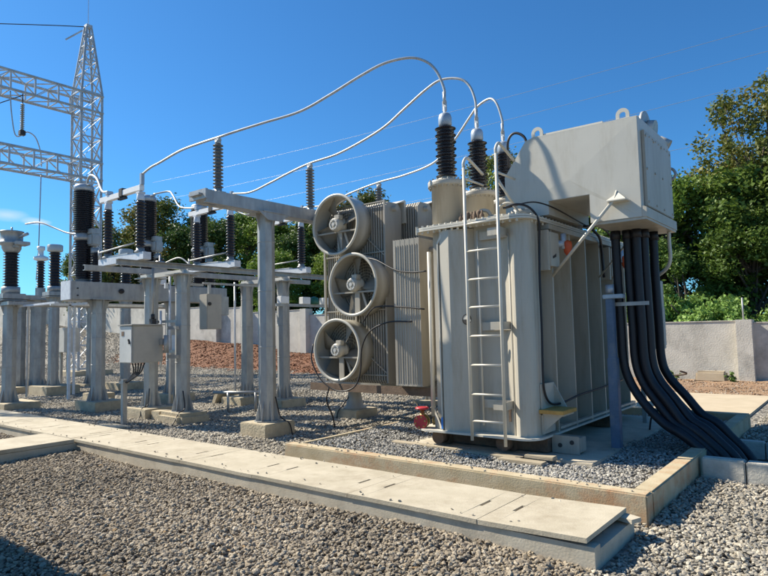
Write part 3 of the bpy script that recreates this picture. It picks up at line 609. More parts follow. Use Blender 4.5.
def fan_object(cx, cz, cy=7.22):
    r = .495
    t = thing('cooling_fan', 'x', 'fan', (cx, cy, cz), 'cooling fans stacked on the radiator bank')
    prof = [(r - .03, .0), (r - .012, -.012), (r + .012, -.012), (r + .022, .004), (r + .012, .022), (r + .002, .025), (r + .002, .18), (r - .005, .36), (r - .012, .36), (r - .02, .30), (r - .015, .04), (r - .03, .01)]
    mb = MB(); ax = Vector((0, 1, 0)); x, y, _ = mb.frame((0, 0, 0), ax); c = Vector((cx, cy, cz)); rings = [mb.ring(c + ax * h, x, y, rad, 56) for rad, h in prof]
    for A, B in zip(rings, rings[1:] + rings[:1]):
        for i in range(56): mb.bm.faces.new((A[i], A[(i + 1) % 56], B[(i + 1) % 56], B[i])).smooth = True
    obj('fan_ring', mb, 'paint_box', t)
    # blades
    mb = MB()
    for k in range(4):
        a = R(90 * k + 35 * cz); U = Vector((math.cos(a), 0, math.sin(a))); V = Vector((-math.sin(a), 0, math.cos(a))); W = Vector((0, 1, 0)); g = []
        for j in range(6):
            rr = .10 + .36 * j / 5; wd = .10 + .07 * j / 5; tw = R(50 - 25 * j / 5)
            g.append([mb.bm.verts.new(c + W * .16 + U * rr + (V * math.cos(tw) + W * math.sin(tw)) * (s * wd * 1.15)) for s in (-1, -.4, .3, 1)])
        for A, B in zip(g, g[1:]):
            for i in range(3): mb.bm.faces.new((A[i], A[i + 1], B[i + 1], B[i])).smooth = True
    bmesh.ops.solidify(mb.bm, geom=mb.bm.faces[:], thickness=.008)
    obj('blade', mb, 'paint', t)
    obj('motor', MB().lathe((cx, cy + .06, cz), [(.05, -.09), (.10, -.085), (.115, -.05), (.115, .05), (.13, .06), (.13, .10), (.09, .12)], 24, (0, 1, 0)).box(cx - .02, cx + .1, cy + .0, cy + .1, cz + .08, cz + .16, .01), 'paint', t)
    mb = MB()
    for k in range(7): mb.obox((cx + .075 * math.cos(k * .9), cy - .035, cz + .075 * math.sin(k * .9)), (.012, .004, .03), Matrix.Rotation(-k * .9, 3, 'Y'))
    mb.cyl((cx, cy - .045, cz), (cx, cy - .03, cz), .03, n=12)
    obj('motor_grille', mb, 'cabinet', t)
    mb = MB().bar((cx - r + .02, cy + .07, cz - .12), (cx + r - .02, cy + .07, cz - .12), .025, .025)
    mb.bar((cx + .03, cy + .09, cz - .1), (cx + .03, cy + .09, cz - r + .02), .10, .02, Vector((0, 1, 0))).bar((cx + .1, cy + .12, cz - .1), (cx + .22, cy + .12, cz - r + .08), .04, .02, Vector((0, 1, 0)))
    obj('motor_mount', mb, 'rad', t)
    mb = MB()
    for rad in [.13 + .048 * k for k in range(8)]:
        n = 40
        pts = [(cx + rad * math.cos(2 * math.pi * i / n), cy + .34, cz + rad * math.sin(2 * math.pi * i / n)) for i in range(n)]
        mb.tube(pts + pts[:2], .0065, 4, cap=False)
    for k in range(8):
        a = R(45 * k + 10); mb.bar((cx + .1 * math.cos(a), cy + .34, cz + .1 * math.sin(a)), (cx + .48 * math.cos(a), cy + .34, cz + .48 * math.sin(a)), .006)
    obj('guard_grille', mb, 'paint_edge', t)
    mb = MB().bar((cx + .34, cy + .345, cz + .3), (cx + .33, cy + .345, cz - .3), .025)
    obj('fan_bracket', mb, 'rad', t)
    return t
f1 = fan_object(-6.75, 3.37); f1['label'] = 'topmost round cooling fan of the stack, beside the post insulator'
f2 = dup(f1, (-6.39, 7.22, 2.355), 'middle cooling fan of the stack, set further to the right'); f2.rotation_euler = (0, 0, 0)
f3 = dup(f1, (-6.76, 7.22, 1.31), 'lowest round cooling fan of the stack, just above the pedestal footing')
for f, a in ((f2, 25), (f3, 50)):
    for ch in f.children:
        if ch.name.startswith('blade'): ch.rotation_euler = (0, R(a), 0)

# ---------------------------------------------------------------- columns, stands
def footing(x, y, w, d, h, lab, rnd=.012, jit=.006, name='concrete_footing'):
    return one(name, MB().box(x - w / 2, x + w / 2, y - d / 2, y + d / 2, -.15, h, rnd).jitter(jit, 3), 'conc_foot', lab, 'footing', (x, y, 0), 'concrete footings under the switchgear columns')
def column(x, y, z0, z1, r, parent, top=True):
    mb = MB().lathe((x, y, z0), [(r * 1.0, 0), (r, z1 - z0)], 8, smooth=False)
    mb.lathe((x, y, z0), [(r * 1.55, 0), (r * 1.55, .02), (r, .021)], 8, smooth=False)
    for zz in (.35, .62, .86): mb.lathe((x, y, z0 + (z1 - z0) * zz), [(r * 1.0, 0), (r * 1.035, .004), (r * 1.035, .02), (r, .024)], 8, smooth=False)
    c = obj('column', mb, 'galv', parent)
    mb = MB()
    for a in range(0, 360, 45):
        U = Vector((math.cos(R(a + 22.5)), math.sin(R(a + 22.5)), 0)); V = Vector((-U.y, U.x, 0))
        p = Vector((x, y, z0)) + U * r * .9 - V * .005
        mb.prism([p + Vector((0, 0, .02)), p + U * r * .55 + Vector((0, 0, .02)), p + U * r * .5 + Vector((0, 0, .06)), p + Vector((0, 0, .34))], V * .01)
    obj('base_gusset', mb, 'galv', c)
    if top:
        mb = MB()
        for a in range(0, 360, 90):
            U = Vector((math.cos(R(a)), math.sin(R(a)), 0)); V = Vector((-U.y, U.x, 0)); p = Vector((x, y, z1)) + U * r * .85 - V * .006
            mb.prism([p + Vector((0, 0, -.34)), p + U * r * .7 + Vector((0, 0, -.02)), p + U * r * .7, p], V * .012)
        mb.box(x - r * 1.7, x + r * 1.7, y - r * 1.7, y + r * 1.7, z1, z1 + .018)
        obj('cap_gusset', mb, 'galv', c)
    return c
def channel(p, q, h=.16, w=.09, t=.012, out=1):   # C channel between two points, axis aligned along Y or X
    p, q = Vector(p), Vector(q); mb = MB()
    return channel_into(mb, p, q, h, w, t, out)
def channel_into(mb, p, q, h, w, t, out):
    p, q = Vector(p), Vector(q); d = q - p
    if abs(d.y) > abs(d.x):
        x = p.x; mb.box(x - t / 2, x + t / 2, p.y, q.y, p.z - h, p.z)
        a, b = (x + t / 2, x + w) if out > 0 else (x - w, x - t / 2)
        mb.box(a, b, p.y, q.y, p.z - t, p.z); mb.box(a, b, p.y, q.y, p.z - h, p.z - h + t)
    else:
        y = p.y; mb.box(p.x, q.x, y - t / 2, y + t / 2, p.z - h, p.z)
        a, b = (y + t / 2, y + w) if out > 0 else (y - w, y - t / 2)
        mb.box(p.x, q.x, a, b, p.z - t, p.z); mb.box(p.x, q.x, a, b, p.z - h, p.z - h + t)
    return mb
# --- tall stand with three post insulators
ps = thing('post_support', 'tall octagonal galvanised column carrying a long beam for the post insulators', 'support', (-7.42, 6.33, .17))
column(-7.42, 6.33, .24, 3.50, .135, ps)
column(-7.42, 10.9, .05, 3.50, .135, ps)
mb = MB(); channel_into(mb, (-7.30, 5.12, 3.70), (-7.30, 12.2, 3.70), .19, .05, .012, -1); channel_into(mb, (-7.54, 5.12, 3.70), (-7.54, 12.2, 3.70), .19, .05, .012, 1)
mb.box(-7.62, -7.22, 5.06, 5.1, 3.55, 3.69)
obj('beam', mb, 'galv', ps)
obj('beam_bracket', MB().box(-7.60, -7.24, 6.18, 6.48, 3.52, 3.535).prism([(-7.22, 6.0, 3.51), (-7.22, 6.66, 3.51), (-7.22, 6.45, 3.38), (-7.22, 6.2, 3.38)], (.012, 0, 0)).box(-7.55, -7.3, 5.0, 5.07, 3.6, 3.63), 'galv', ps)
footing(-7.42, 6.33, .60, .60, .24, 'square tan footing under the tall post support, nearest the trench covers')
footing(-7.42, 10.9, .6, .6, .12, 'footing under the rear column of the post support, behind the radiators')
fp = footing(-7.62, 8.66, .55, .60, .17, 'tan footing with a steel pedestal under the cooling fans')
def post_ins(y, label):
    x = -7.42; t = thing('post_insulator', label, 'insulator', (x, y, 3.70), 'post insulators carrying the conductors')
    obj('base_flange', MB().lathe((x, y, 3.702), [(.085, 0), (.085, .02), (.055, .03), (.055, .07)], 20).box(x - .11, x + .11, y - .06, y + .06, 3.70, 3.715), 'galv', t)
    obj('insulator_body', MB().lathe((x, y, 0), shed_profile(3.77, 4.45, .042, .078, 13), 24), 'porc_grey', t)
    obj('clamp', MB().lathe((x, y, 4.45), [(.045, 0), (.045, .04), (.02, .05)], 16).box(x - .05, x + .05, y - .03, y + .03, 4.49, 4.53, .006), 'alu', t)
    return t
p1 = post_ins(5.42, 'left grey post insulator on the end of the high beam, against the sky')
dup(p1, (-7.42, 7.33, 3.70), 'middle grey post insulator, just left of the topmost fan')
dup(p1, (-7.42, 9.24, 3.70), 'post insulator behind the radiator bank, only its top showing')
dup(p1, (-7.42, 11.2, 3.70), 'post insulator at the far end of the high beam, hidden behind the radiators') if False else None
def strap(pts, lab): one('earth_wire', MB().tube(catmull(pts, 6), .010), 'black', lab, 'wire', pts[0], 'black earthing wires looping over the footings')
strap([(-7.29, 6.38, .62), (-7.24, 6.42, .34), (-7.18, 6.46, .26), (-7.10, 6.50, .2), (-7.06, 6.52, .02)], 'black earthing wire over the right edge of the tall post support footing')
strap([(-7.66, 8.5, .40), (-7.72, 8.40, .24), (-7.78, 8.34, .15), (-7.8, 8.3, .0)], 'black earthing wire down the front of the pedestal footing')
strap([(-9.8, 6.38, .6), (-9.72, 6.36, .3), (-9.66, 6.2, .23), (-9.62, 6.09, .1), (-9.6, 6.0, .01)], 'black earthing wire down the rounded footing')
strap([(-10.9, 6.36, .6), (-10.85, 6.3, .3), (-10.8, 6.15, .25), (-10.78, 6.1, .1), (-10.76, 6.0, .01)], 'black earthing wire down the footing behind the cable post')
# --- disconnect switch frame
df = thing('switch_stand', 'galvanised frame of four columns and two long channels under the disconnect switches', 'support', (-10.45, 7.6, .1))
for x, y, z in ((-9.92, 6.45, .22), (-11.0, 6.45, .24), (-11.12, 8.9, .20), (-9.98, 8.98, .20)): column(x, y, z, 2.73, .135, df)
mb = MB()
for x, o in ((-9.95, 1), (-11.08, -1)):
    channel_into(mb, (x, 5.18, 2.94), (x, 10.9, 2.94), .105, .07, .012, o)
obj('beam', mb, 'galv', df)
mb = MB()
for y in (6.42, 8.92): channel_into(mb, (-11.35, y, 2.832), (-9.7, y, 2.832), .085, .09, .01, 1)
obj('cross_beam', mb, 'cabinet', df)
for x, y, a, b in ((-10.62, 6.62, .3, 2.8), (-10.42, 6.7, .9, 2.84), (-10.74, 6.5, 1.0, 2.1), (-11.3, 8.7, .3, 2.8)): obj('conduit', MB().cyl((x, y, a), (x, y, b), .022, n=10), 'galv_light', df)
for z in (1.28, 1.86): obj('cross_bar', MB().box(-10.95, -10.0, 6.56, 6.60, z, z + .05), 'galv', df)
obj('drive_unit', MB().box(-10.56, -10.34, 6.62, 6.82, 1.30, 1.62, .01).cyl((-10.45, 6.72, 1.62), (-10.45, 6.72, 1.75), .04), 'galv_light', df)
obj('bolt', MB().box(-10.3, -10.26, 6.3, 6.36, 2.5, 2.6).box(-9.86, -9.8, 6.4, 6.5, 2.6, 2.8), 'galv_light', df)
footing(-9.88, 6.45, .72, .66, .22, 'rounded tan footing with a small square block beside it', .06, .02)
footing(-10.42, 6.35, .28, .3, .22, 'small square concrete block touching the rounded footing', .01, .006, 'concrete_block')
footing(-11.03, 6.43, .82, .62, .24, 'tan footing right behind the cable post')
footing(-11.2, 8.85, .72, .7, .2, 'footing with a broken slanted block beside it', .02, .012)
footing(-10.02, 8.98, .72, .7, .2, 'footing half hidden behind the tall post support')
one('broken_slab', MB().obox((-11.75, 8.75, .12), (.05, .3, .2), Matrix.Rotation(R(28), 3, 'Y')), 'conc_foot', 'slanted broken piece of concrete leaning by the footing', 'slab', (-11.75, 8.75, 0))
def switch(y, label):
    t = thing('disconnect_switch', label, 'switch', (-10.5, y, 2.95), 'disconnect switches on the galvanised frame')
    obj('base_channel', MB().box(-11.32, -9.72, y - .075, y + .075, 2.945, 3.075, .004), 'galv_light', t)
    obj('pipe_shaft', MB().cyl((-11.25, y - .09, 3.2), (-9.95, y - .12, 3.24), .014).cyl((-11.25, y - .09, 3.08), (-11.25, y - .09, 3.24), .02).box(-11.0, -10.3, y - .05, y + .05, 3.077, 3.11), 'alu', t)
    for x in (-11.1, -9.95):
        ins = obj('insulator', MB().lathe((x, y, 0), [(.07, 3.16)] + shed_profile(3.18, 4.0, .062, .098, 14) + [(.06, 4.01)], 24), 'porc', t)
        obj('base_bearing', MB().lathe((x, y, 3.077), [(.10, 0), (.10, .03), (.07, .04), (.07, .085)], 18), 'galv', ins)
        obj('top_casting', MB().lathe((x, y, 4.01), [(.065, 0), (.07, .02), (.06, .12), (.05, .14)], 16).box(x - .06, x + .06, y - .06, y + .06, 4.13, 4.17, .005), 'galv_light', ins)
    a = obj('contact_arm', MB().box(-11.36, -10.6, y - .045, y + .045, 4.09 + .08, 4.19 + .08, .006), 'alu_white', t)
    obj('contact_arm', MB().box(-10.54, -9.90, y - .045, y + .045, 4.11 + .08, 4.21 + .08, .006), 'alu_white', t)
    obj('contact_jaw', MB().box(-10.63, -10.50, y - .055, y + .055, 4.10 + .07, 4.25 + .08, .01).box(-10.7, -10.45, y - .03, y + .03, 4.13, 4.16), 'dark', t)
    obj('terminal', MB().box(-9.94, -9.87, y - .03, y + .03, 4.29, 4.50, .006).box(-11.12, -11.02, y - .06, y + .06, 4.28, 4.36, .01), 'cap', t)
    return t
s1 = switch(5.62, 'left disconnect switch with white arm against the open sky')
dup(s1, (-10.5, 7.56, 2.95), 'middle disconnect switch, directly below the high beam')
dup(s1, (-10.5, 9.52, 2.95), 'right disconnect switch, left of the topmost fan')
# operating rod, cabinet and cable post
cb_ = thing('marshalling_box', 'grey control cabinet with paler door on the near columns', 'cabinet', (-10.2, 5.75, 1.15))
obj('body', MB().box(-10.50, -10.06, 5.56, 6.14, 1.14, 1.80, .012), 'cabinet2', cb_)
dr = obj('door', MB().box(-10.50, -10.09, 5.542, 5.558, 1.15, 1.79, .006), 'cabinet', cb_)
obj('handle', MB().obox((-10.15, 5.53, 1.52), (.01, .012, .045), Matrix.Rotation(R(-25), 3, 'Y')).cyl((-10.15, 5.545, 1.49), (-10.15, 5.52, 1.49), .012), 'dark', dr)
obj('nameplate', MB().box(-10.42, -10.34, 5.536, 5.541, 1.62, 1.70), 'rust', dr)
obj('lid', MB().box(-10.53, -10.03, 5.52, 6.16, 1.802, 1.825, .004), 'cabinet2', cb_)
obj('side_bracket', MB().box(-10.0, -9.72, 6.18, 6.24, 1.72, 1.78).box(-10.0, -9.72, 6.18, 6.24, 1.2, 1.26).box(-10.05, -9.95, 6.05, 6.15, 1.45, 1.55).cyl((-9.9, 6.1, 1.3), (-9.9, 6.1, 1.62), .045), 'galv', cb_)
mb = MB()
for k in range(5): mb.tube(catmull([(-10.38 + .07 * k, 5.72 + .02 * k, 1.14), (-10.36 + .06 * k, 5.74, .98), (-10.46 + .03 * k, 5.72, .86), (-10.56 + .01 * k, 5.7, .78)], 5), .013)
obj('cable_tail', mb, 'black', cb_)
obj('gearbox', MB().box(-10.16, -10.06, 5.92, 6.0, 1.825, 1.92).cyl((-10.11, 5.96, 1.92), (-10.11, 5.96, 2.0), .035), 'dark', cb_)
obj('operating_rod', MB().cyl((-10.11, 5.96, 2.0), (-10.11, 5.96, 2.86), .022, n=12), 'galv', cb_)
one('cable_post', MB().box(-10.66, -10.58, 5.66, 5.74, .0, .84).box(-10.69, -10.55, 5.64, 5.76, .76, .80), 'galv', 'short galvanised square post with cable tails above it', 'post', (-10.62, 5.7, 0))
# second pipe rack / low rail between columns
lr = thing('low_pipe_rail', 'low galvanised pipe rail standing in the gravel between the columns', 'rail', (-10.0, 7.6, 0))
obj('rail', MB().tube([(-11.05, 7.0, .05), (-11.05, 7.0, .58), (-10.95, 7.0, .62), (-10.75, 7.05, .62)], .025).tube([(-10.6, 7.6, .42), (-9.6, 8.2, .42)], .03).cyl((-10.3, 7.75, 0), (-10.3, 7.75, .42), .025).cyl((-9.8, 8.05, 0), (-9.8, 8.05, .42), .025), 'galv', lr)
# motor box hanging on the second column (right)
mbx = thing('motor_box', 'beige drive box bolted behind the near right column at wall height', 'cabinet', (-10.2, 7.4, 2.0))
obj('body', MB().box(-10.42, -10.16, 7.15, 7.5, 1.72, 2.42, .01), 'cabinet2', mbx)
obj('side_unit', MB().box(-10.42, -10.22, 7.52, 7.72, 2.0, 2.38, .01), 'galv', mbx)
obj('knob', MB().cyl((-10.155, 7.2, 2.22), (-10.13, 7.2, 2.22), .035), 'dark', mbx)
obj('bracket', MB().bar((-10.3, 7.15, 2.6), (-10.3, 6.5, 2.6), .05).bar((-10.3, 7.3, 2.42), (-10.3, 7.3, 2.66), .05).bar((-10.3, 7.15, 2.64), (-10.3, 8.9, 2.64), .04), 'galv', mbx)
# horizontal pipe with three pale boxes right of the tall column
hb = thing('secondary_rail', 'thin galvanised rail with small pale boxes between the tall column and the fans', 'rail', (-9.6, 10.4, 2.1))
obj('rail', MB().box(-9.95, -9.87, 8.7, 12.4, 2.19, 2.25).box(-9.95, -9.87, 12.2, 12.3, 0, 2.19), 'galv', hb)
for y, m_ in ((8.9, 'alu_white'), (9.55, 'alu_white'), (10.2, 'alu_white')):
    obj('terminal_box', MB().box(-9.98, -9.84, y - .1, y + .14, 2.251, 2.41, .01), m_, hb)
obj('dome', MB().lathe((-9.9, 9.85, 2.25), [(.12, 0), (.12, .06), (.09, .15), (.02, .18)], 16), 'green', hb)
# ---------------------------------------------------------------- circuit breaker
brk = thing('breaker_stand', 'long galvanised box girder on columns carrying the three breaker poles', 'circuit breaker', (-13.2, 7.5, .15))
obj('box_girder', MB().box(-13.34, -12.92, 5.77, 9.7, 2.42, 2.80, .008), 'galv', brk)
obj('lit_end_plate', MB().box(-13.35, -12.91, 5.742, 5.768, 2.41, 2.81, .004), 'galv_light', brk)  # sunlit end of the girder, its brightness put in as paler metal
obj('girder_bolt', MB().cyl((-12.92, 6.85, 2.62), (-12.88, 6.85, 2.62), .055, n=12).cyl((-12.9, 6.86, 2.62), (-12.86, 6.86, 2.64), .03).cyl((-12.92, 5.9, 2.65), (-12.9, 5.9, 2.65), .015).cyl((-12.92, 5.9, 2.5), (-12.9, 5.9, 2.5), .015), 'dark', brk)
for x, y in ((-13.12, 6.45), (-13.12, 8.25)): column(x, y, .24, 2.42, .15, brk)
obj('girder_frame', MB().bar((-13.5, 5.6, 2.33), (-13.5, 8.2, 2.33), .05).bar((-13.5, 6.0, 2.33), (-13.5, 6.0, .3), .05).bar((-12.85, 6.05, 2.33), (-13.5, 6.05, 2.33), .05).bar((-16.2, 5.62, 2.36), (-13.3, 5.62, 2.36), .04).bar((-13.44, 6.08, 2.34), (-13.44, 6.08, .4), .04), 'galv_light', brk)
footing(-13.2, 6.55, .92, .68, .24, 'wide tan footing under the near breaker column')
footing(-13.18, 8.3, .8, .7, .24, 'footing under the far breaker column, between the two cabinets columns')
footing(-14.6, 7.2, .6, .5, .28, 'small pale block behind the wide breaker footing', .01, .01, 'concrete_block')
def pole_b(y, label):
    x = -13.35 + .02; t = thing('breaker_pole', label, 'breaker pole', (x, y, 2.80), 'dark stacked breaker poles on the box girder')
    obj('base_ring', MB().lathe((x, y, 2.802), [(.2, 0), (.2, .02), (.15, .03), (.15, .08)], 20), 'galv', t)
    obj('lower_insulator', MB().lathe((x, y, 0), shed_profile(2.88, 3.72, .15, .205, 16), 28), 'porc', t)
    obj('mid_housing', MB().lathe((x, y, 3.72), [(.15, 0), (.2, .03), (.2, .09), (.16, .14), (.16, .17)], 24).box(x + .1, x + .36, y - .0, y + .22, 3.60, 3.86, .03).cyl((x + .26, y + .12, 3.56), (x + .26, y + .12, 3.40), .08).box(x + .16, x + .34, y + .0, y + .2, 3.86, 3.97, .01), 'galv', t)
    obj('upper_insulator', MB().lathe((x, y, 0), shed_profile(3.90, 4.82, .165, .222, 20), 32), 'porc', t)
    obj('top_cap', MB().lathe((x, y, 4.82), [(.17, 0), (.21, .02), (.21, .10), (.17, .15), (.1, .16)], 24).box(x - .05, x + .3, y - .04, y + .04, 4.93, 4.96), 'cap', t)
    obj('side_insulator', MB().lathe((x + .30, y + .14, 0), shed_profile(2.81, 3.45, .07, .12, 12), 18), 'porc', t)
    return t
b1 = pole_b(6.20, 'left breaker pole, tall dark stacked insulator in front of the lattice tower')
dup(b1, (-13.33, 7.70, 2.80), 'middle breaker pole behind the right insulator of the left switch')
dup(b1, (-13.33, 9.15, 2.80), 'right breaker pole behind the left insulator of the middle switch')
ld = one('line_drop_box', MB().lathe((-12.6, 7.6, 3.05), [(.13, 0), (.16, .02), (.16, .22), (.10, .25), (.10, .27), (.02, .28), (.02, .4)], 20).box(-12.95, -12.5, 7.45, 7.75, 2.97, 3.05), 'galv', 'round grey can between the left and middle disconnect switches', 'voltage sensor', (-12.6, 7.6, 2.8))
obj('can_lug', MB().box(-12.95, -12.72, 7.44, 7.52, 3.08, 3.14).box(-12.95, -12.72, 7.44, 7.52, 3.26, 3.32).box(-12.7, -12.5, 7.5, 7.7, 2.78, 2.965), 'alu_white', ld)
# ---------------------------------------------------------------- instrument transformers at the left
def ct(x, y, zc, h, label, big, name='current_transformer', group='instrument transformers at the left edge'):
    t = thing(name, label, 'instrument transformer', (x, y, .15), group)
    column(x, y, .15, zc - .06, .15, t)
    obj('tank', MB().box(x - .24, x + .24, y - .24, y + .24, zc - .02, zc + .10, .01).lathe((x, y, zc + .1), [(.19, 0), (.19, .16), (.15, .17)], 20), 'galv', t)
    obj('insulator', MB().lathe((x, y, 0), shed_profile(zc + .27, zc + .27 + h, .12, .17, 12), 24), 'porc', t)
    z = zc + .27 + h
    if big:
        obj('head', MB().lathe((x, y, z), [(.14, 0), (.17, .04), (.20, .10), (.20, .16), (.27, .20), (.27, .24), (.23, .26), (.23, .46), (.25, .47), (.25, .5)], 24).box(x - .3, x + .3, y - .05, y + .05, z + .1, z + .2, .01), 'galv', t)
        obj('terminal', MB().box(x + .1, x + .40, y - .05, y + .25, z + .16, z + .24, .01).cyl((x + .1, y + .05, z + .34), (x + .42, y + .18, z + .42), .035).cyl((x, y, z + .5), (x, y, z + .6), .02), 'alu', t)
    else:
        obj('head', MB().lathe((x, y, z), [(.12, 0), (.2, .03), (.21, .06), (.21, .20), (.18, .22)], 20), 'cabinet', t)
    return t
c1 = ct(-15.35, 5.5, 2.55, .78, 'large headed instrument transformer cut by the left edge', True)
obj('beam_shelf', MB().box(-15.7, -14.9, 5.3, 9.9, 2.38, 2.46), 'galv', c1)
c2 = ct(-18.3, 7.7, 2.85, .98, 'single dark insulator with a pale cup head, left of the breaker pole', False)
dup(c2, (-17.55, 9.45, .1), 'single dark insulator half hidden behind the breaker girder')
dup(c2, (-19.6, 7.45, -.35), 'slim dark insulator stand just right of the left edge one') if False else None
st = thing('arrester_stand', 'thick bluish column pair behind the left edge instrument transformer', 'support', (-19.7, 7.4, .1))
column(-19.75, 7.3, .1, 2.75, .22, st); column(-19.5, 7.75, .1, 2.75, .22, st)
obj('beam', MB().box(-20.1, -19.2, 6.9, 9.9, 2.78, 2.9), 'galv', st)
column(-20.0, 9.6, .1, 2.75, .16, st)
obj('rod', MB().cyl((-19.9, 7.2, 2.9), (-19.9, 7.2, 3.85), .12, .10, n=12), 'galv', st)
sa = thing('surge_arrester', 'small dark arrester with white top left of the cup headed insulator', 'arrester', (-21.5, 8.6, 2.2))
obj('housing', MB().lathe((-21.5, 8.6, 0), shed_profile(3.3, 4.2, .09, .14, 10), 16), 'porc', sa)
obj('grading_cap', MB().lathe((-21.5, 8.6, 4.2), [(.1, 0), (.22, .05), (.22, .14), (.08, .2), (.08, .36), (.12, .38), (.12, .5)], 16), 'alu_white', sa)
obj('stand', MB().lathe((-21.5, 8.6, 0), [(.16, 0), (.16, 3.3)], 8, smooth=False).box(-21.8, -21.2, 8.3, 8.9, 2.9, 3.0), 'galv', sa)
# a second, far cabinet and a small one at the left edge
kk = thing('field_cabinet', 'grey cabinet on short legs between the far left columns', 'cabinet', (-21, 9.2, .5))
obj('body', MB().box(-21.6, -20.6, 9.0, 9.5, 1.15, 1.95, .01), 'cabinet', kk)
obj('leg', MB().box(-21.4, -21.32, 9.2, 9.28, 0, 1.15).box(-20.9, -20.82, 9.2, 9.28, 0, 1.15), 'galv', kk)
k2 = thing('edge_cabinet', 'small pale cabinet on the column at the left picture edge', 'cabinet', (-15.6, 5.25, 1.0))
obj('body', MB().box(-15.85, -15.42, 5.08, 5.3, 1.0, 1.75, .01), 'cabinet', k2)
obj('pipe_loop', MB().tube([(-15.0, 5.75, .3), (-15.0, 5.75, 2.36), (-13.5, 5.75, 2.36)], .03), 'galv_light', k2)
footing(-15.35, 5.6, 1.1, .75, .2, 'dark footing at the left picture edge beside the trench cover')
footing(-18.2, 7.7, 1.2, .9, .28, 'long footing under the cup headed insulator column')
footing(-19.65, 7.5, 1.2, 1.2, .24, 'wide footing under the bluish column pair')
footing(-17.6, 9.45, .9, .8, .26, 'footing under the column behind the breaker girder')
footing(-20.0, 9.6, .7, .7, .13, 'footing of the far bluish column near the lattice tower foot')
# ---------------------------------------------------------------- gantry
def truss_tower(tx, ty, label):
    t = thing('lattice_tower', label, 'tower', (tx, ty, .2), 'lattice gantry towers'); h = .44; zt = 12.35; za = 15.35
    cs = [(-1, -1), (1, -1), (1, 1), (-1, 1)]
    for sx, sy in cs:
        mb = MB(); mb.bar((tx + sx * h, ty + sy * h, .2), (tx + sx * h, ty + sy * h, zt), .11, .016); mb.bar((tx + sx * h, ty + sy * h, .2), (tx + sx * h, ty + sy * h, zt), .016, .11)
        mb.bar((tx + sx * h, ty + sy * h, zt), (tx + sx * .10, ty + sy * .10, za), .10, .016); mb.bar((tx + sx * h, ty + sy * h, zt), (tx + sx * .10, ty + sy * .10, za), .016, .10)
        obj('leg', mb, 'lattice', t)
    mb = MB(); zs = [.3 + 1.0 * i for i in range(13)] + [13.1, 13.8, 14.45, 15.0]
    def hw(z): return h if z <= zt else h + (.10 - h) * (z - zt) / (za - zt)
    for k, z in enumerate(zs):
        a = hw(z)
        for i in range(4):
            p, q = cs[i], cs[(i + 1) % 4]
            mb.bar((tx + p[0] * a, ty + p[1] * a, z), (tx + q[0] * a, ty + q[1] * a, z), .05, .05)
            if k + 1 < len(zs):
                b = hw(zs[k + 1]); 
                if k % 2: p, q = q, p
                mb.bar((tx + p[0] * a, ty + p[1] * a, z), (tx + q[0] * b, ty + q[1] * b, zs[k + 1]), .065, .02)
                mb.bar((tx + q[0] * a, ty + q[1] * a, z), (tx + p[0] * b, ty + p[1] * b, zs[k + 1]), .05, .015)
    obj('bracing', mb, 'lattice', t)
    obj('peak', MB().box(tx - .13, tx + .13, ty - .13, ty + .13, za, za + .12).cyl((tx, ty, za + .1), (tx, ty, za + 3), .012, n=6).bar((tx - .1, ty - .2, 15.2), (tx - .5, ty - .75, 14.7), .05), 'lattice', t)
    return t
TX, TY_ = -26.25, 12.3
tw = truss_tower(TX, TY_, 'tall galvanised lattice tower with a tapering peak at the left')
dup(tw, (TX, 1.3, .2), 'second lattice gantry tower outside the left edge of the picture')
def gbeam(z0, z1, label):
    t = thing('gantry_beam', label, 'gantry beam', (TX, 6.8, z0), 'lattice gantry beams'); h = .5; ya, yb = 1.85, TY_ - .52
    mb = MB()
    for sx in (-1, 1):
        for z in (z0, z1): mb.bar((TX + sx * h, ya, z), (TX + sx * h, yb + 1.0, z), .11, .016).bar((TX + sx * h, ya, z), (TX + sx * h, yb + 1.0, z), .016, .11)
    obj('chord', mb, 'lattice', t); mb = MB(); n = 11; st = (yb - ya) / n
    for i in range(n + 1):
        y = ya + st * i
        for sx in (-1, 1): mb.bar((TX + sx * h, y, z0), (TX + sx * h, y, z1), .07, .03)
        for z in (z0, z1): mb.bar((TX - h, y, z), (TX + h, y, z), .05, .02)
        if i < n:
            for sx in (-1, 1):
                a, b = (z0, z1) if i % 2 else (z1, z0); mb.bar((TX + sx * h, y, a), (TX + sx * h, y + st, b), .07, .03)
            for z in (z0, z1): mb.bar((TX - h, y, z), (TX + h, y + st, z), .06, .03)
    obj('bracing', mb, 'lattice', t); return t
gbeam(11.45, 12.2, 'upper lattice gantry beam reaching left from the tower')
gbeam(8.45, 9.2, 'lower lattice gantry beam reaching left from the tower')
one('tower_footing', MB().box(TX - .85, TX + .85, TY_ - .85, TY_ + .85, -.2, .24, .02), 'conc_foot', 'pale square footing under the lattice tower', 'footing', (TX, TY_, 0))
si = thing('string_insulator', 'thin insulator string hanging from the upper gantry beam', 'insulator', (TX + .4, 9.2, 11.4))
obj('disc', MB().lathe((TX + .4, 9.55, 9.9), shed_profile(.0, 1.1, .03, .085, 14), 12), mat('glass_disc', (.35, .3, .22), None, .3), si)
obj('rod', MB().cyl((TX + .4, 9.55, 11.0), (TX + .4, 9.55, 11.45), .02).box(TX + .3, TX + .5, 9.45, 9.65, 9.72, 9.9), 'dark', si)
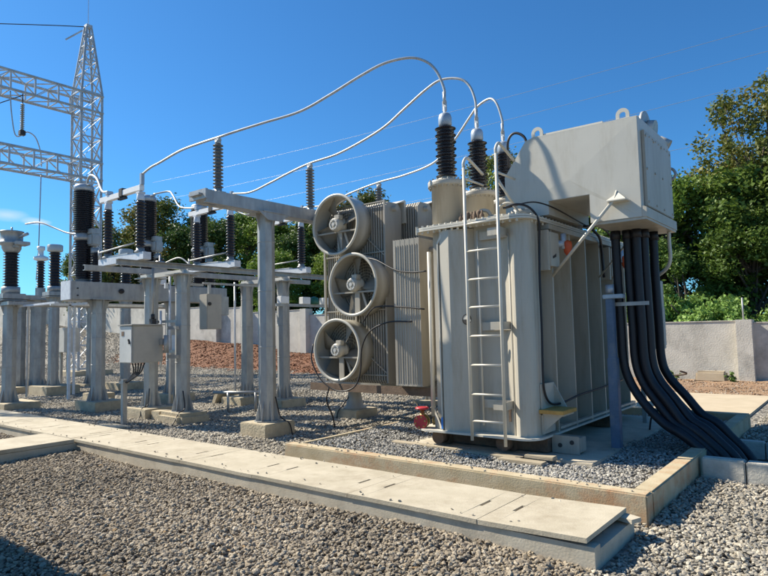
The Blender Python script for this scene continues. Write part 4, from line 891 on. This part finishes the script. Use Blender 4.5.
# ---------------------------------------------------------------- conductors
def wire(pts, r, label, n=8, m='alu', name='conductor', grp='bare aluminium conductors', cat='wire'):
    one(name, MB().tube(catmull(pts, n), r, 8), m, label, cat, pts[0], grp)
wire([(-9.9, 5.62, 4.48), (-9.55, 5.58, 4.53), (-9.23, 5.56, 4.55), (-8.55, 5.51, 4.60), (-7.93, 5.46, 4.58), (-7.42, 5.42, 4.55), (-7.15, 5.52, 4.6), (-6.72, 5.68, 4.67), (-6.15, 5.89, 4.76), (-5.71, 6.06, 4.94), (-5.28, 6.22, 5.14), (-4.94, 6.34, 5.26), (-4.61, 6.47, 5.28), (-4.41, 6.57, 5.2), (-4.28, 6.62, 5.04), (-4.2, 6.66, 4.80), (-4.2, 6.66, 4.66)], .018, 'left aluminium conductor, arching highest over the fans to the first bushing')
wire([(-9.9, 7.56, 4.45), (-9.24, 7.49, 4.36), (-8.59, 7.43, 4.42), (-7.98, 7.38, 4.5), (-7.41, 7.33, 4.55), (-6.73, 7.36, 4.6), (-5.89, 7.4, 4.81), (-5.4, 7.42, 5.05), (-5.03, 7.44, 5.24), (-4.76, 7.46, 5.33), (-4.46, 7.48, 5.27), (-4.3, 7.5, 5.13), (-4.21, 7.5, 4.89), (-4.2, 7.5, 4.68)], .018, 'middle aluminium conductor, arching below the highest one to the second bushing')
wire([(-9.9, 9.52, 4.45), (-8.91, 9.39, 4.36), (-8.29, 9.32, 4.48), (-7.43, 9.22, 4.55), (-6.58, 8.97, 4.5), (-5.77, 8.74, 4.53), (-5.27, 8.59, 4.76), (-4.86, 8.47, 5.06), (-4.68, 8.42, 5.18), (-4.42, 8.34, 5.21), (-4.28, 8.3, 5.08), (-4.2, 8.3, 4.81), (-4.2, 8.3, 4.68)], .018, 'right aluminium conductor, lowest one, rising behind the turrets to the third bushing')
wire([(-13.2, 6.2, 4.96), (-12.9, 6.1, 5.06), (-12.5, 5.98, 5.0), (-12.0, 5.84, 4.8), (-11.5, 5.7, 4.45), (-11.12, 5.62, 4.36)], .024, 'short looped jumper from the left breaker pole to the left switch')
wire([(-13.05, 7.70, 4.97), (-12.75, 7.9, 5.02), (-12.4, 7.8, 4.86), (-11.9, 7.65, 4.50), (-11.4, 7.6, 4.38), (-11.1, 7.56, 4.36)], .02, 'short looped jumper from the middle breaker pole to the middle switch')
wire([(-13.05, 9.15, 4.97), (-12.6, 9.4, 4.9), (-12.0, 9.5, 4.6), (-11.1, 9.52, 4.36)], .02, 'short looped jumper from the right breaker pole to the right switch')
wire([(-15.0, 5.65, 4.25), (-14.6, 5.8, 4.25), (-14.2, 5.95, 4.1), (-13.8, 6.05, 3.95), (-13.45, 6.15, 3.88)], .018, 'thin sagging jumper from the left edge instrument transformer to the breaker pole')
wire([(-12.9, 6.5, 3.85), (-12.6, 6.3, 3.7), (-12.2, 6.1, 3.55), (-11.7, 5.9, 3.5), (-11.4, 5.75, 3.5)], .018, 'short pale strap below the left switch arm')
wire([(-12.45, 7.6, 3.25), (-12.0, 7.7, 3.35), (-11.7, 7.75, 3.2), (-11.45, 7.7, 3.1), (-11.2, 7.65, 3.25)], .018, 'curled pale strap beside the round grey can')
# gantry droppers
wire([(TX + .4, 9.1, 11.4), (TX + .4, 9.15, 10.6), (TX + .4, 9.3, 9.7), (TX + .4, 9.55, 9.72), (TX + .4, 9.75, 9.9), (TX + .4, 10.05, 9.75), (TX + .4, 10.25, 9.2), (TX + .4, 10.3, 8.6)], .025, 'wavy jumper under the insulator string of the upper gantry beam', m='alu')
wire([(TX, 10.45, 8.4), (TX + .05, 10.4, 6.5), (TX, 10.4, 5.2), (TX - .05, 10.35, 4.0)], .022, 'thin vertical dropper hanging from the lower gantry beam', m='galv')
wire([(TX, TY_, 15.4), (TX - 6, 5.0, 15.2), (TX - 14, -6, 16.2)], .02, 'thin shield wire leaving the tower peak to the left', m='dark')
wire([(TX + .3, 9.6, 11.4), (TX - 2, 6.5, 9.6), (TX - 4, 4, 8.3)], .02, 'thin wire slanting down to the left below the upper gantry beam', m='dark')
# overhead line far behind
for (a, b, lab) in (((-68, 40, 20.6), (15, 40, 18.6), 'topmost overhead line wire crossing the sky'), ((-68, 40, 18.2), (15, 40, 17.4), 'second overhead line wire from the top'), ((-68, 40, 15.6), (15, 40, 16.0), 'third overhead line wire from the top'), ((-68, 40, 13.0), (15, 40, 13.0), 'lowest overhead line wire, passing just over the trees')):
    A, B = Vector(a), Vector(b); pts = [A.lerp(B, t / 8) + Vector((0, 0, -3.2 * (t / 8) * (1 - t / 8))) for t in range(9)]
    wire(pts, .011, lab, 4, 'galv', 'overhead_wire', 'overhead line wires behind the yard')
# thin fence post on the wall
one('wall_post', MB().cyl((-2.66, 19.25, 1.6), (-2.66, 19.25, 2.3), .022, n=8), 'galv', 'thin pale post rising from the wall top at the right', 'post', (-2.62, 19.25, 1.6))
# stone by the wall and weeds
one('loose_block', MB().box(-3.8, -3.05, 18.5, 18.85, .0, .3, .05).jitter(.03, 4), 'slab', 'pale rounded block lying at the foot of the right wall', 'stone', (-3.4, 18.7, 0))
# unseen box added outside the frame to throw the shadow over the near gravel
ks = thing('shadow_caster', 'unseen box added left of the camera to cast the shadow on the near gravel', 'shadow caster', (-7.4, .2, 0))
obj('body', MB().box(-9.6, -6.1, -1.2, 1.12, 0, 2.35, .02), 'cabinet2', ks)
obj('roof', MB().box(-9.7, -6.0, -1.3, 1.22, 2.36, 2.44, .01), 'galv', ks)
# ---------------------------------------------------------------- gravel as scattered stones (geometry nodes on point sheets)
def stone_proto(i, m):
    bm = bmesh.new(); bmesh.ops.create_icosphere(bm, subdivisions=1, radius=.5)
    rs = random.Random(i * 13 + 5)
    sc = Vector((rs.uniform(.85, 1.2), rs.uniform(.65, .95), rs.uniform(.5, .75)))
    for v in bm.verts: v.co = Vector((v.co.x * sc.x, v.co.y * sc.y, v.co.z * sc.z)) * rs.uniform(.66, 1.22)
    me = bpy.data.meshes.new('gravel_stone'); bm.to_mesh(me); bm.free(); me.materials.append(m)
    return bpy.data.objects.new('gravel_stone', me)
def scatter(name, pts, sizes, m, label):
    pc = bpy.data.collections.new(name + '_kinds')
    for i in range(7): pc.objects.link(stone_proto(i + len(name), M[m]))
    me = bpy.data.meshes.new(name); me.vertices.add(len(pts)); me.vertices.foreach_set('co', np.asarray(pts, dtype=np.float32).ravel())
    at = me.attributes.new('sz', 'FLOAT', 'POINT'); at.data.foreach_set('value', np.asarray(sizes, dtype=np.float32))
    o = bpy.data.objects.new(name, me); COL.objects.link(o)
    ng = bpy.data.node_groups.new(name, 'GeometryNodeTree')
    ng.interface.new_socket('Geometry', in_out='INPUT', socket_type='NodeSocketGeometry'); ng.interface.new_socket('Geometry', in_out='OUTPUT', socket_type='NodeSocketGeometry')
    N = ng.nodes; gi = N.new('NodeGroupInput'); go = N.new('NodeGroupOutput'); ip = N.new('GeometryNodeInstanceOnPoints'); ci = N.new('GeometryNodeCollectionInfo')
    ci.inputs['Collection'].default_value = pc; ci.inputs['Separate Children'].default_value = True; ci.inputs['Reset Children'].default_value = True
    ip.inputs['Pick Instance'].default_value = True
    rv = N.new('FunctionNodeRandomValue'); rv.data_type = 'FLOAT_VECTOR'; rv.inputs[0].default_value = (-.6, -.6, 0); rv.inputs[1].default_value = (.6, .6, 6.28)
    na = N.new('GeometryNodeInputNamedAttribute'); na.data_type = 'FLOAT'; na.inputs[0].default_value = 'sz'
    l = ng.links; l.new(gi.outputs[0], ip.inputs['Points']); l.new(ci.outputs[0], ip.inputs['Instance']); l.new(rv.outputs[0], ip.inputs['Rotation']); l.new(na.outputs[0], ip.inputs['Scale']); l.new(ip.outputs[0], go.inputs[0])
    md = o.modifiers.new('scatter', 'NODES'); md.node_group = ng
    return tag(o, label, None, None, 'stuff')
yaw = R(38.5); FW = np.array([-math.sin(yaw), math.cos(yaw)]); RT = np.array([math.cos(yaw), math.sin(yaw)])
def cull(P, margin=1.3):
    d = P[:, :2] @ FW; s = P[:, :2] @ RT
    return P[(d > .9) & (np.abs(s) < d * .66 + margin)]
def field(x0, x1, y0, y1, dens, holes, zf, margin=1.3):
    n = int((x1 - x0) * (y1 - y0) * dens); P = np.column_stack([rng.uniform(x0, x1, n), rng.uniform(y0, y1, n), np.zeros(n)])
    for (a, b, c, d) in holes: P = P[~((P[:, 0] > a) & (P[:, 0] < b) & (P[:, 1] > c) & (P[:, 1] < d))]
    P = cull(P, margin); P[:, 2] = zf(P); return P
def lump(P): return .012 * np.sin(P[:, 0] * 2.1 + np.sin(P[:, 1] * 1.7) * 2) + .012 * np.sin(P[:, 1] * 2.9 + P[:, 0]) + rng.uniform(-.008, .016, len(P)) + .024
A = field(-9.6, -.6, 1.2, 4.02, 2300, [(-9.72, -8.76, -3, 4.1), (-1.9 + .4, 9, 0, 9)], lump)
A2 = field(-13, -9.7, 1.2, 4.02, 1600, [], lump)
P = np.vstack([A, A2]); S = rng.uniform(.018, .046, len(P)) * (1 + .45 * (rng.random(len(P)) > .88))
scatter('gravel', P, S, 'stone_brown', 'brown crushed gravel in the foreground')
B = field(-1.5, 5.5, 1.2, 6.9, 1700, [], lump); B = B[~((B[:, 0] < -1.44) & (B[:, 1] > 4.0))]
B2 = field(-1.44, 6, 8.5, 15.2, 700, [], lump); B3 = field(-5.75, -1.45, 4.86, 5.12, 1600, [], lump)
P = np.vstack([B, B2, B3]); scatter('light_gravel', P, rng.uniform(.024, .05, len(P)) * (1 + .4 * (rng.random(len(P)) > .88)), 'stone_grey', 'light grey crushed gravel right of the pit')
x0, x1, y0, y1 = PIT
C_ = field(x0 + .1, x1 - w, y0 + w, y1 - w, 1500, [(-4.7, -2.4, 6.45, 10.15)], lambda P: .1 + lump(P) + .085 * np.clip((-4.85 - P[:, 0]) / .5, 0, 1))
scatter('pit_gravel', C_, rng.uniform(.024, .045, len(C_)), 'stone_pit', 'grey crushed gravel inside the transformer pit')
D = field(-22, -5.72, 4.87, 9.5, 900, [(-9.2, -1, 14, 99)], lump)
D2 = field(-30, -5.4, 9.5, 15.8, 420, [], lambda P: lump(P) + np.array([ground_z(a, b) for a, b in P[:, :2]]))
D3 = np.vstack([field(-46, -22, 3, 9.5, 160, [], lump), field(-48, -30, 9.5, 19, 110, [], lambda P: lump(P) + np.array([ground_z(a, b) for a, b in P[:, :2]]))]); D4 = field(-14, -9.6, 1.5, 4.02, 900, [(-9.72, 9, 0, 9)], lump)
P = np.vstack([D, D2, D3]); scatter('yard_gravel', P, rng.uniform(.03, .062, len(P)) * (1 + .012 * np.hypot(P[:, 0], P[:, 1])), 'stone_grey', 'grey crushed gravel under the switchgear')
n = 90; P = np.column_stack([rng.uniform(-12, -1.7, n), np.where(rng.random(n) < .5, rng.uniform(4.0, 4.12, n), rng.uniform(4.66, 4.82, n)), np.full(n, .203)])
n2 = 50; P2 = np.column_stack([rng.uniform(-5.6, -1.5, n2), rng.uniform(5.14, 5.27, n2), np.full(n2, .256)])
P = np.vstack([P, P2]); scatter('spilled_gravel', P, rng.uniform(.012, .032, len(P)), 'stone_grey', 'small stones spilled on the trench covers and the kerb')
# clods on the soil bank
n = 14000; P = np.column_stack([rng.uniform(-31.5, -6.3, n), rng.uniform(15.6, 19.0, n), np.zeros(n)])
P[:, 2] = [ground_z(a, b) + hL(a, b) + .02 for a, b in P[:, :2]]
M['clod'] = stonemat('soil_clod', [(.12, .045, .02), (.21, .08, .035), (.26, .12, .06), (.16, .06, .028), (.30, .19, .11)])
scatter('soil_clods', P, rng.uniform(.02, .075, n) * (1 + .9 * (rng.random(n) > .95)), 'clod', 'red earth clods on the soil bank')
n = 5000; P = np.column_stack([rng.uniform(-6.2, 2, n), rng.uniform(15.35, 19.0, n), np.full(n, .03)])
M['clod2'] = stonemat('brown_clod', [(.2, .12, .07), (.3, .19, .11), (.38, .28, .19), (.46, .4, .32)])
scatter('rubble', P, rng.uniform(.015, .06, n), 'clod2', 'brown rubble strip at the foot of the right wall')
# ---------------------------------------------------------------- vegetation
def leaf_mesh(name, centers, radii, n, size, m, droop=.0, squash=.8):
    centers = np.asarray(centers, float); radii = np.asarray(radii, float)
    wgt = radii ** 2.2; idx = rng.choice(len(centers), n, p=wgt / wgt.sum())
    d = rng.normal(size=(n, 3)); d /= np.linalg.norm(d, axis=1)[:, None]
    rad = rng.random(n) ** .42
    lob = 1 + .28 * np.sin(d[:, 0] * 7 + idx) * np.sin(d[:, 1] * 6 + idx * 2) + .2 * np.sin(d[:, 2] * 9 + idx)
    P = centers[idx] + d * (radii[idx] * rad * lob)[:, None] * np.array([1, 1, squash])
    P += rng.normal(scale=min(.10, radii.mean() * .12), size=(n, 3))
    u = rng.normal(size=(n, 3)); u[:, 2] *= .6; u /= np.linalg.norm(u, axis=1)[:, None]
    v = np.cross(u, d + rng.normal(scale=.5, size=(n, 3))); v /= (np.linalg.norm(v, axis=1)[:, None] + 1e-6)
    s = size * rng.uniform(.55, 1.35, n)[:, None]
    # folded rhombic leaf clump: 4 corners
    Vt = np.stack([P - u * s, P - v * s * .55, P + u * s, P + v * s * .55], 1).reshape(-1, 3)
    me = bpy.data.meshes.new(name); me.vertices.add(4 * n); me.vertices.foreach_set('co', Vt.astype(np.float32).ravel())
    me.loops.add(4 * n); me.loops.foreach_set('vertex_index', np.arange(4 * n, dtype=np.int32)); me.polygons.add(n)
    me.polygons.foreach_set('loop_start', np.arange(0, 4 * n, 4, dtype=np.int32)); me.polygons.foreach_set('loop_total', np.full(n, 4, dtype=np.int32))
    me.update(calc_edges=True)
    at = me.attributes.new('tint', 'FLOAT', 'FACE')
    cl = rng.random(len(centers)); t = np.clip(.5 * cl[idx] + .5 * rng.random(n), 0, 1)
    at.data.foreach_set('value', t.astype(np.float32)); me.materials.append(M[m]); return me
def trunk_mesh(name, h, r, tips, rs):
    mb = MB(); base = Vector((0, 0, -.2)); fork = Vector((rs.uniform(-.2, .2), rs.uniform(-.2, .2), h * .35))
    mb.tube(catmull([base, Vector((0, 0, h * .15)), fork, Vector((rs.uniform(-.4, .4), rs.uniform(-.4, .4), h * .62)), Vector((rs.uniform(-.6, .6), rs.uniform(-.6, .6), h * .88))], 4), [max(.03, r * (1 - .85 * i / 16)) for i in range(17)], 7)
    for tp in tips:
        tp = Vector(tp); s = Vector((0, 0, rs.uniform(.25, .6) * h)); md = s.lerp(tp, .5) + Vector((0, 0, -.2))
        mb.tube(catmull([s, md, tp], 4), [max(.015, r * .38 * (1 - .9 * i / 8)) for i in range(9)], 5)
    me = bpy.data.meshes.new(name); bmesh.ops.recalc_face_normals(mb.bm, faces=mb.bm.faces); mb.bm.to_mesh(me); mb.bm.free(); me.materials.append(M['bark']); return me
def tree_kind(seed, h, w, nb, n, size, m, low=.15, sparse=False):
    rs = random.Random(seed); cs, rd = [], []
    for k in range(nb):
        a = rs.uniform(0, 6.28); zz = rs.uniform(low, .93) * h; env = math.sin(math.pi * min(1, max(.12, (zz / h - low * .5) / (1.02 - low * .5)))) ** .6
        q = math.sqrt(rs.random()) * w * env * .85; rr = rs.uniform(.10, .2) * w * (1.5 if not sparse else .85)
        cs.append((q * math.cos(a), q * math.sin(a), zz)); rd.append(rr)
    return leaf_mesh('crown', cs, rd, n, size, m), trunk_mesh('trunk', h, (.012 if sparse else .03) * h, [c for c in cs if rs.random() < .45], rs), h
kinds = {
 'bushy': tree_kind(1, 8, 3.2, 44, 24000, .10, 'leaf', .05),
 'olive': tree_kind(2, 9, 3.4, 46, 22000, .105, 'leaf_olive', .12),
 'dark': tree_kind(3, 8, 3.0, 44, 22000, .105, 'leaf_dark', .05),
 'leafy': tree_kind(5, 8.5, 3.3, 50, 25000, .095, 'leaf', .02),
 'airy': tree_kind(4, 11, 3.2, 130, 14000, .085, 'leaf_olive', .3, True),
 'shrub': tree_kind(6, 2.6, 2.2, 26, 9000, .085, 'leaf_vine', .05),
}
first = {}
def plant(kind, x, y, h, label, name='tree', cat='tree', group=None, sx=1.):
    cr, tk, h0 = kinds[kind]; z = ground_z(x, min(y, 19)); t = thing(name, label, cat, (x, y, z), group); s = h / h0
    t.scale = (s * sx, s * sx, s); t.rotation_euler = (0, 0, random.uniform(0, 6.28))
    for nm, me in (('crown', cr), ('trunk', tk)):
        o = bpy.data.objects.new(nm, me); COL.objects.link(o); o.parent = t
    return t
GL = 'trees in the line beyond the left wall'
left = [('dark', -47, 15.5 + 6, 6.0, 'low dark tree at the far left edge behind the small insulator'), ('bushy', -43.5, 20.5, 6.6, 'low green tree between the cup headed insulator and the left edge'),
 ('olive', -41.0, 19.9 + 1, 8.6, 'olive tree behind the left breaker pole'), ('olive', -41.5, 24.0, 11.2, 'tall olive tree right of the lattice tower'), ('dark', -38.0, 25.2, 10.2, 'dark tree behind the round grey can'),
 ('dark', -35.5, 25.5, 9.3, 'dark rounded tree between the left and middle switches'), ('leafy', -36.5, 29.5, 11.0, 'green tree behind the middle switch arm'), ('leafy', -32.5, 28.0, 9.6, 'bright green tree behind the gap right of the middle switch'),
 ('dark', -29.5, 27.0, 8.2, 'dark tree directly behind the tall post support column'), ('bushy', -29.0, 30.0, 10.6, 'green tree behind the right switch'), ('olive', -27.0, 30.5, 11.6, 'tall olive tree behind the topmost fan'),
 ('bushy', -24.0, 27.0, 7.4, 'bushy tree low behind the fans and the wall'), ('leafy', -27.5, 24.0, 6.4, 'bright low tree just over the wall left of the fans'), ('dark', -45.5, 30, 9.0, 'distant dark tree rising behind the far switchgear'),
 ('bushy', -34.0, 23.5, 6.0, 'low bushy tree over the wall behind the beige drive box'), ('dark', -50, 27, 7.2, 'distant low tree beyond the far left corner of the wall')]
for k, x, y, h, lab in left: plant(k, x, y, h * .86, lab, group=GL)
GR = 'trees beyond the right wall and the transformer'
right = [('olive', -3.4, 27.6, 8.8, 'tall green tree just left of the airy crown'), ('airy', -15.6, 30.5, 11.8, 'thin olive tree whose top shows between the bushings and the cable box'), ('bushy', -13, 28, 9.6, 'green tree hidden mostly behind the cable box, left one'), ('olive', -10.5, 28.5, 9.6, 'green tree hidden mostly behind the cable box, right one'),
 ('bushy', -7.4, 24.6, 7.4, 'green tree directly right of the hanging cables'), ('leafy', -6.0, 24.2, 7.3, 'dense green tree right of the cable box end'), ('bushy', -4.4, 25.2, 7.9, 'dense green tree in the middle of the right group'),
 ('airy', -2.6, 26.5, 11.4, 'tallest airy tree with thin reddish crown at the right edge'), ('leafy', -1.6, 24.4, 7.6, 'olive tree under the tallest airy one'), ('leafy', -2.9, 23.6, 5.6, 'low bright tree over the wall near the right edge'),
 ('dark', -4.9, 22.6, 4.6, 'low dark tree over the wall right of the cables'), ('airy', 0.2, 27.5, 10.6, 'airy tree partly cut by the right edge'), ('leafy', 1.5, 24.5, 7.5, 'green tree outside the right edge')]
for k, x, y, h, lab in right: plant(k, x, y, h, lab, group=GR, sx=.9)
for x, y, h, lab in ((-6.3, 20.6, 2.5, 'pale green shrub hanging over the wall just right of the cables'), (-4.7, 20.5, 2.4, 'pale green shrub over the middle of the right wall'), (-3.0, 20.6, 2.3, 'pale green shrub over the wall at the pillar'), (-1.2, 20.6, 2.35, 'pale green shrub over the wall at the right edge'), (-8.6, 20.8, 3.0, 'green shrub over the wall behind the cables')):
    plant('shrub', x, y + .75, h * 1.05, lab, 'shrub', 'shrub', 'pale shrubs growing over the right wall', sx=.72)
kw = tree_kind(9, .4, .25, 8, 260, .035, 'leaf_vine', .1)
kinds['weed'] = kw
for x, y, lab in ((-4.4, 18.7, 'small green weed at the foot of the right wall, left one'), (-4.95, 18.75, 'small green weed at the foot of the right wall beside the cables'), (-2.95, 18.6, 'small green weed beside the pale block at the wall')):
    plant('weed', x, y, .35, lab, 'weed', 'weed', 'weeds at the foot of the right wall')
M['litter'] = mat('dry_leaf', (.30, .20, .09), (.20, .12, .05), .9)
mb = MB()
for k in range(90):
    x, y = random.uniform(-9, 1.5), random.uniform(1.6, 3.9); s_ = random.uniform(.012, .03); a = random.uniform(0, 6.28); z = .055
    U = Vector((math.cos(a), math.sin(a), random.uniform(-.4, .4))) * s_; V = Vector((-math.sin(a), math.cos(a), random.uniform(-.4, .4))) * s_ * .5; c = Vector((x, y, z))
    mb.bm.faces.new([mb.bm.verts.new(p) for p in (c - U, c - V, c + U, c + V)])
tag(obj('leaf_litter', mb, 'litter'), 'dry brown leaf bits strewn over the foreground gravel', None, None, 'stuff')
# ---------------------------------------------------------------- light, sky, camera
sd = Vector((1, .27, -.92)).normalized()      # direction the sunlight travels
sun = bpy.data.lights.new('sun', 'SUN'); sun.energy = 5.0; sun.angle = R(.5); sun.color = (1, .92, .78)
so = bpy.data.objects.new('sun', sun); COL.objects.link(so); so.rotation_euler = sd.to_track_quat('-Z', 'Y').to_euler(); so.location = (-20, -6, 20)
el = math.asin(-sd.z); az = math.atan2(-sd.x, -sd.y)     # azimuth from +Y towards +X
W = bpy.data.worlds.new('World'); scene.world = W; W.use_nodes = True; nt = W.node_tree; nt.nodes.clear(); L = nt.links
wo = nd(nt, 'ShaderNodeOutputWorld'); bg = nd(nt, 'ShaderNodeBackground'); sk = nd(nt, 'ShaderNodeTexSky'); sk.sky_type = 'NISHITA'; sk.sun_disc = False
sk.sun_elevation = el; sk.sun_rotation = az; sk.altitude = 200; sk.air_density = 1.0; sk.dust_density = .4; sk.ozone_density = 2.5
bg.inputs[1].default_value = .062
tint = nd(nt, 'ShaderNodeMix', data_type='RGBA', blend_type='MULTIPLY'); tint.inputs[0].default_value = 1; tint.inputs[7].default_value = (.40, .95, 1.38, 1)
L.new(sk.outputs[0], tint.inputs[6])
tc = nd(nt, 'ShaderNodeTexCoord'); mpc = nd(nt, 'ShaderNodeMapping'); mpc.inputs['Scale'].default_value = (9, 9, 42); L.new(tc.outputs['Generated'], mpc.inputs[0])
cn = nd(nt, 'ShaderNodeTexNoise'); cn.inputs['Scale'].default_value = 1.0; cn.inputs['Detail'].default_value = 6; L.new(mpc.outputs[0], cn.inputs['Vector'])
def near(dirv, rad):   # soft mask round one direction of the sky
    dt = nd(nt, 'ShaderNodeVectorMath', operation='DISTANCE'); sc_ = nd(nt, 'ShaderNodeVectorMath', operation='MULTIPLY'); sc_.inputs[1].default_value = (1, 1, 3.2)
    L.new(tc.outputs['Generated'], sc_.inputs[0]); L.new(sc_.outputs[0], dt.inputs[0]); d = Vector(dirv).normalized(); dt.inputs[1].default_value = (d.x, d.y, d.z * 3.2)
    m_ = nd(nt, 'ShaderNodeMapRange'); m_.inputs[1].default_value = rad; m_.inputs[2].default_value = 0; L.new(dt.outputs['Value'], m_.inputs[0]); return m_
ma, mb2 = near((-.930, .324, .174), .05), near((-.916, .364, .167), .025)
ad = nd(nt, 'ShaderNodeMath', operation='ADD'); L.new(ma.outputs[0], ad.inputs[0]); L.new(mb2.outputs[0], ad.inputs[1])
ml = nd(nt, 'ShaderNodeMath', operation='MULTIPLY'); L.new(ad.outputs[0], ml.inputs[0]); L.new(cn.outputs[0], ml.inputs[1])
mr = nd(nt, 'ShaderNodeMapRange'); mr.inputs[1].default_value = .22; mr.inputs[2].default_value = .5; mr.inputs[4].default_value = .4; L.new(ml.outputs[0], mr.inputs[0])
cm = nd(nt, 'ShaderNodeMix', data_type='RGBA'); cm.inputs[7].default_value = (9, 9.2, 9.4, 1); L.new(mr.outputs[0], cm.inputs[0]); L.new(tint.outputs[2], cm.inputs[6]); L.new(cm.outputs[2], bg.inputs[0]); L.new(bg.outputs[0], wo.inputs[0])
cam = bpy.data.cameras.new('camera'); co = bpy.data.objects.new('camera', cam); COL.objects.link(co); scene.camera = co
cam.sensor_width = 36; cam.lens = 604.3 / 768 * 36; cam.clip_start = .05; cam.clip_end = 3000
y_, p_, r_ = R(38.5), R(4.09), R(-1.32)
f = Vector((-math.sin(y_) * math.cos(p_), math.cos(y_) * math.cos(p_), math.sin(p_))); r0 = Vector((math.cos(y_), math.sin(y_), 0)); u0 = r0.cross(f)
r2 = r0 * math.cos(r_) + u0 * math.sin(r_); u2 = -r0 * math.sin(r_) + u0 * math.cos(r_)
co.matrix_world = Matrix.Translation(CAM) @ Matrix((r2, u2, -f)).transposed().to_4x4()
vs = scene.view_settings; vs.view_transform = 'Standard'; vs.look = 'None'; vs.exposure = .85; vs.gamma = 1; vs.use_curve_mapping = False
scene.render.resolution_x = 1024; scene.render.resolution_y = 768
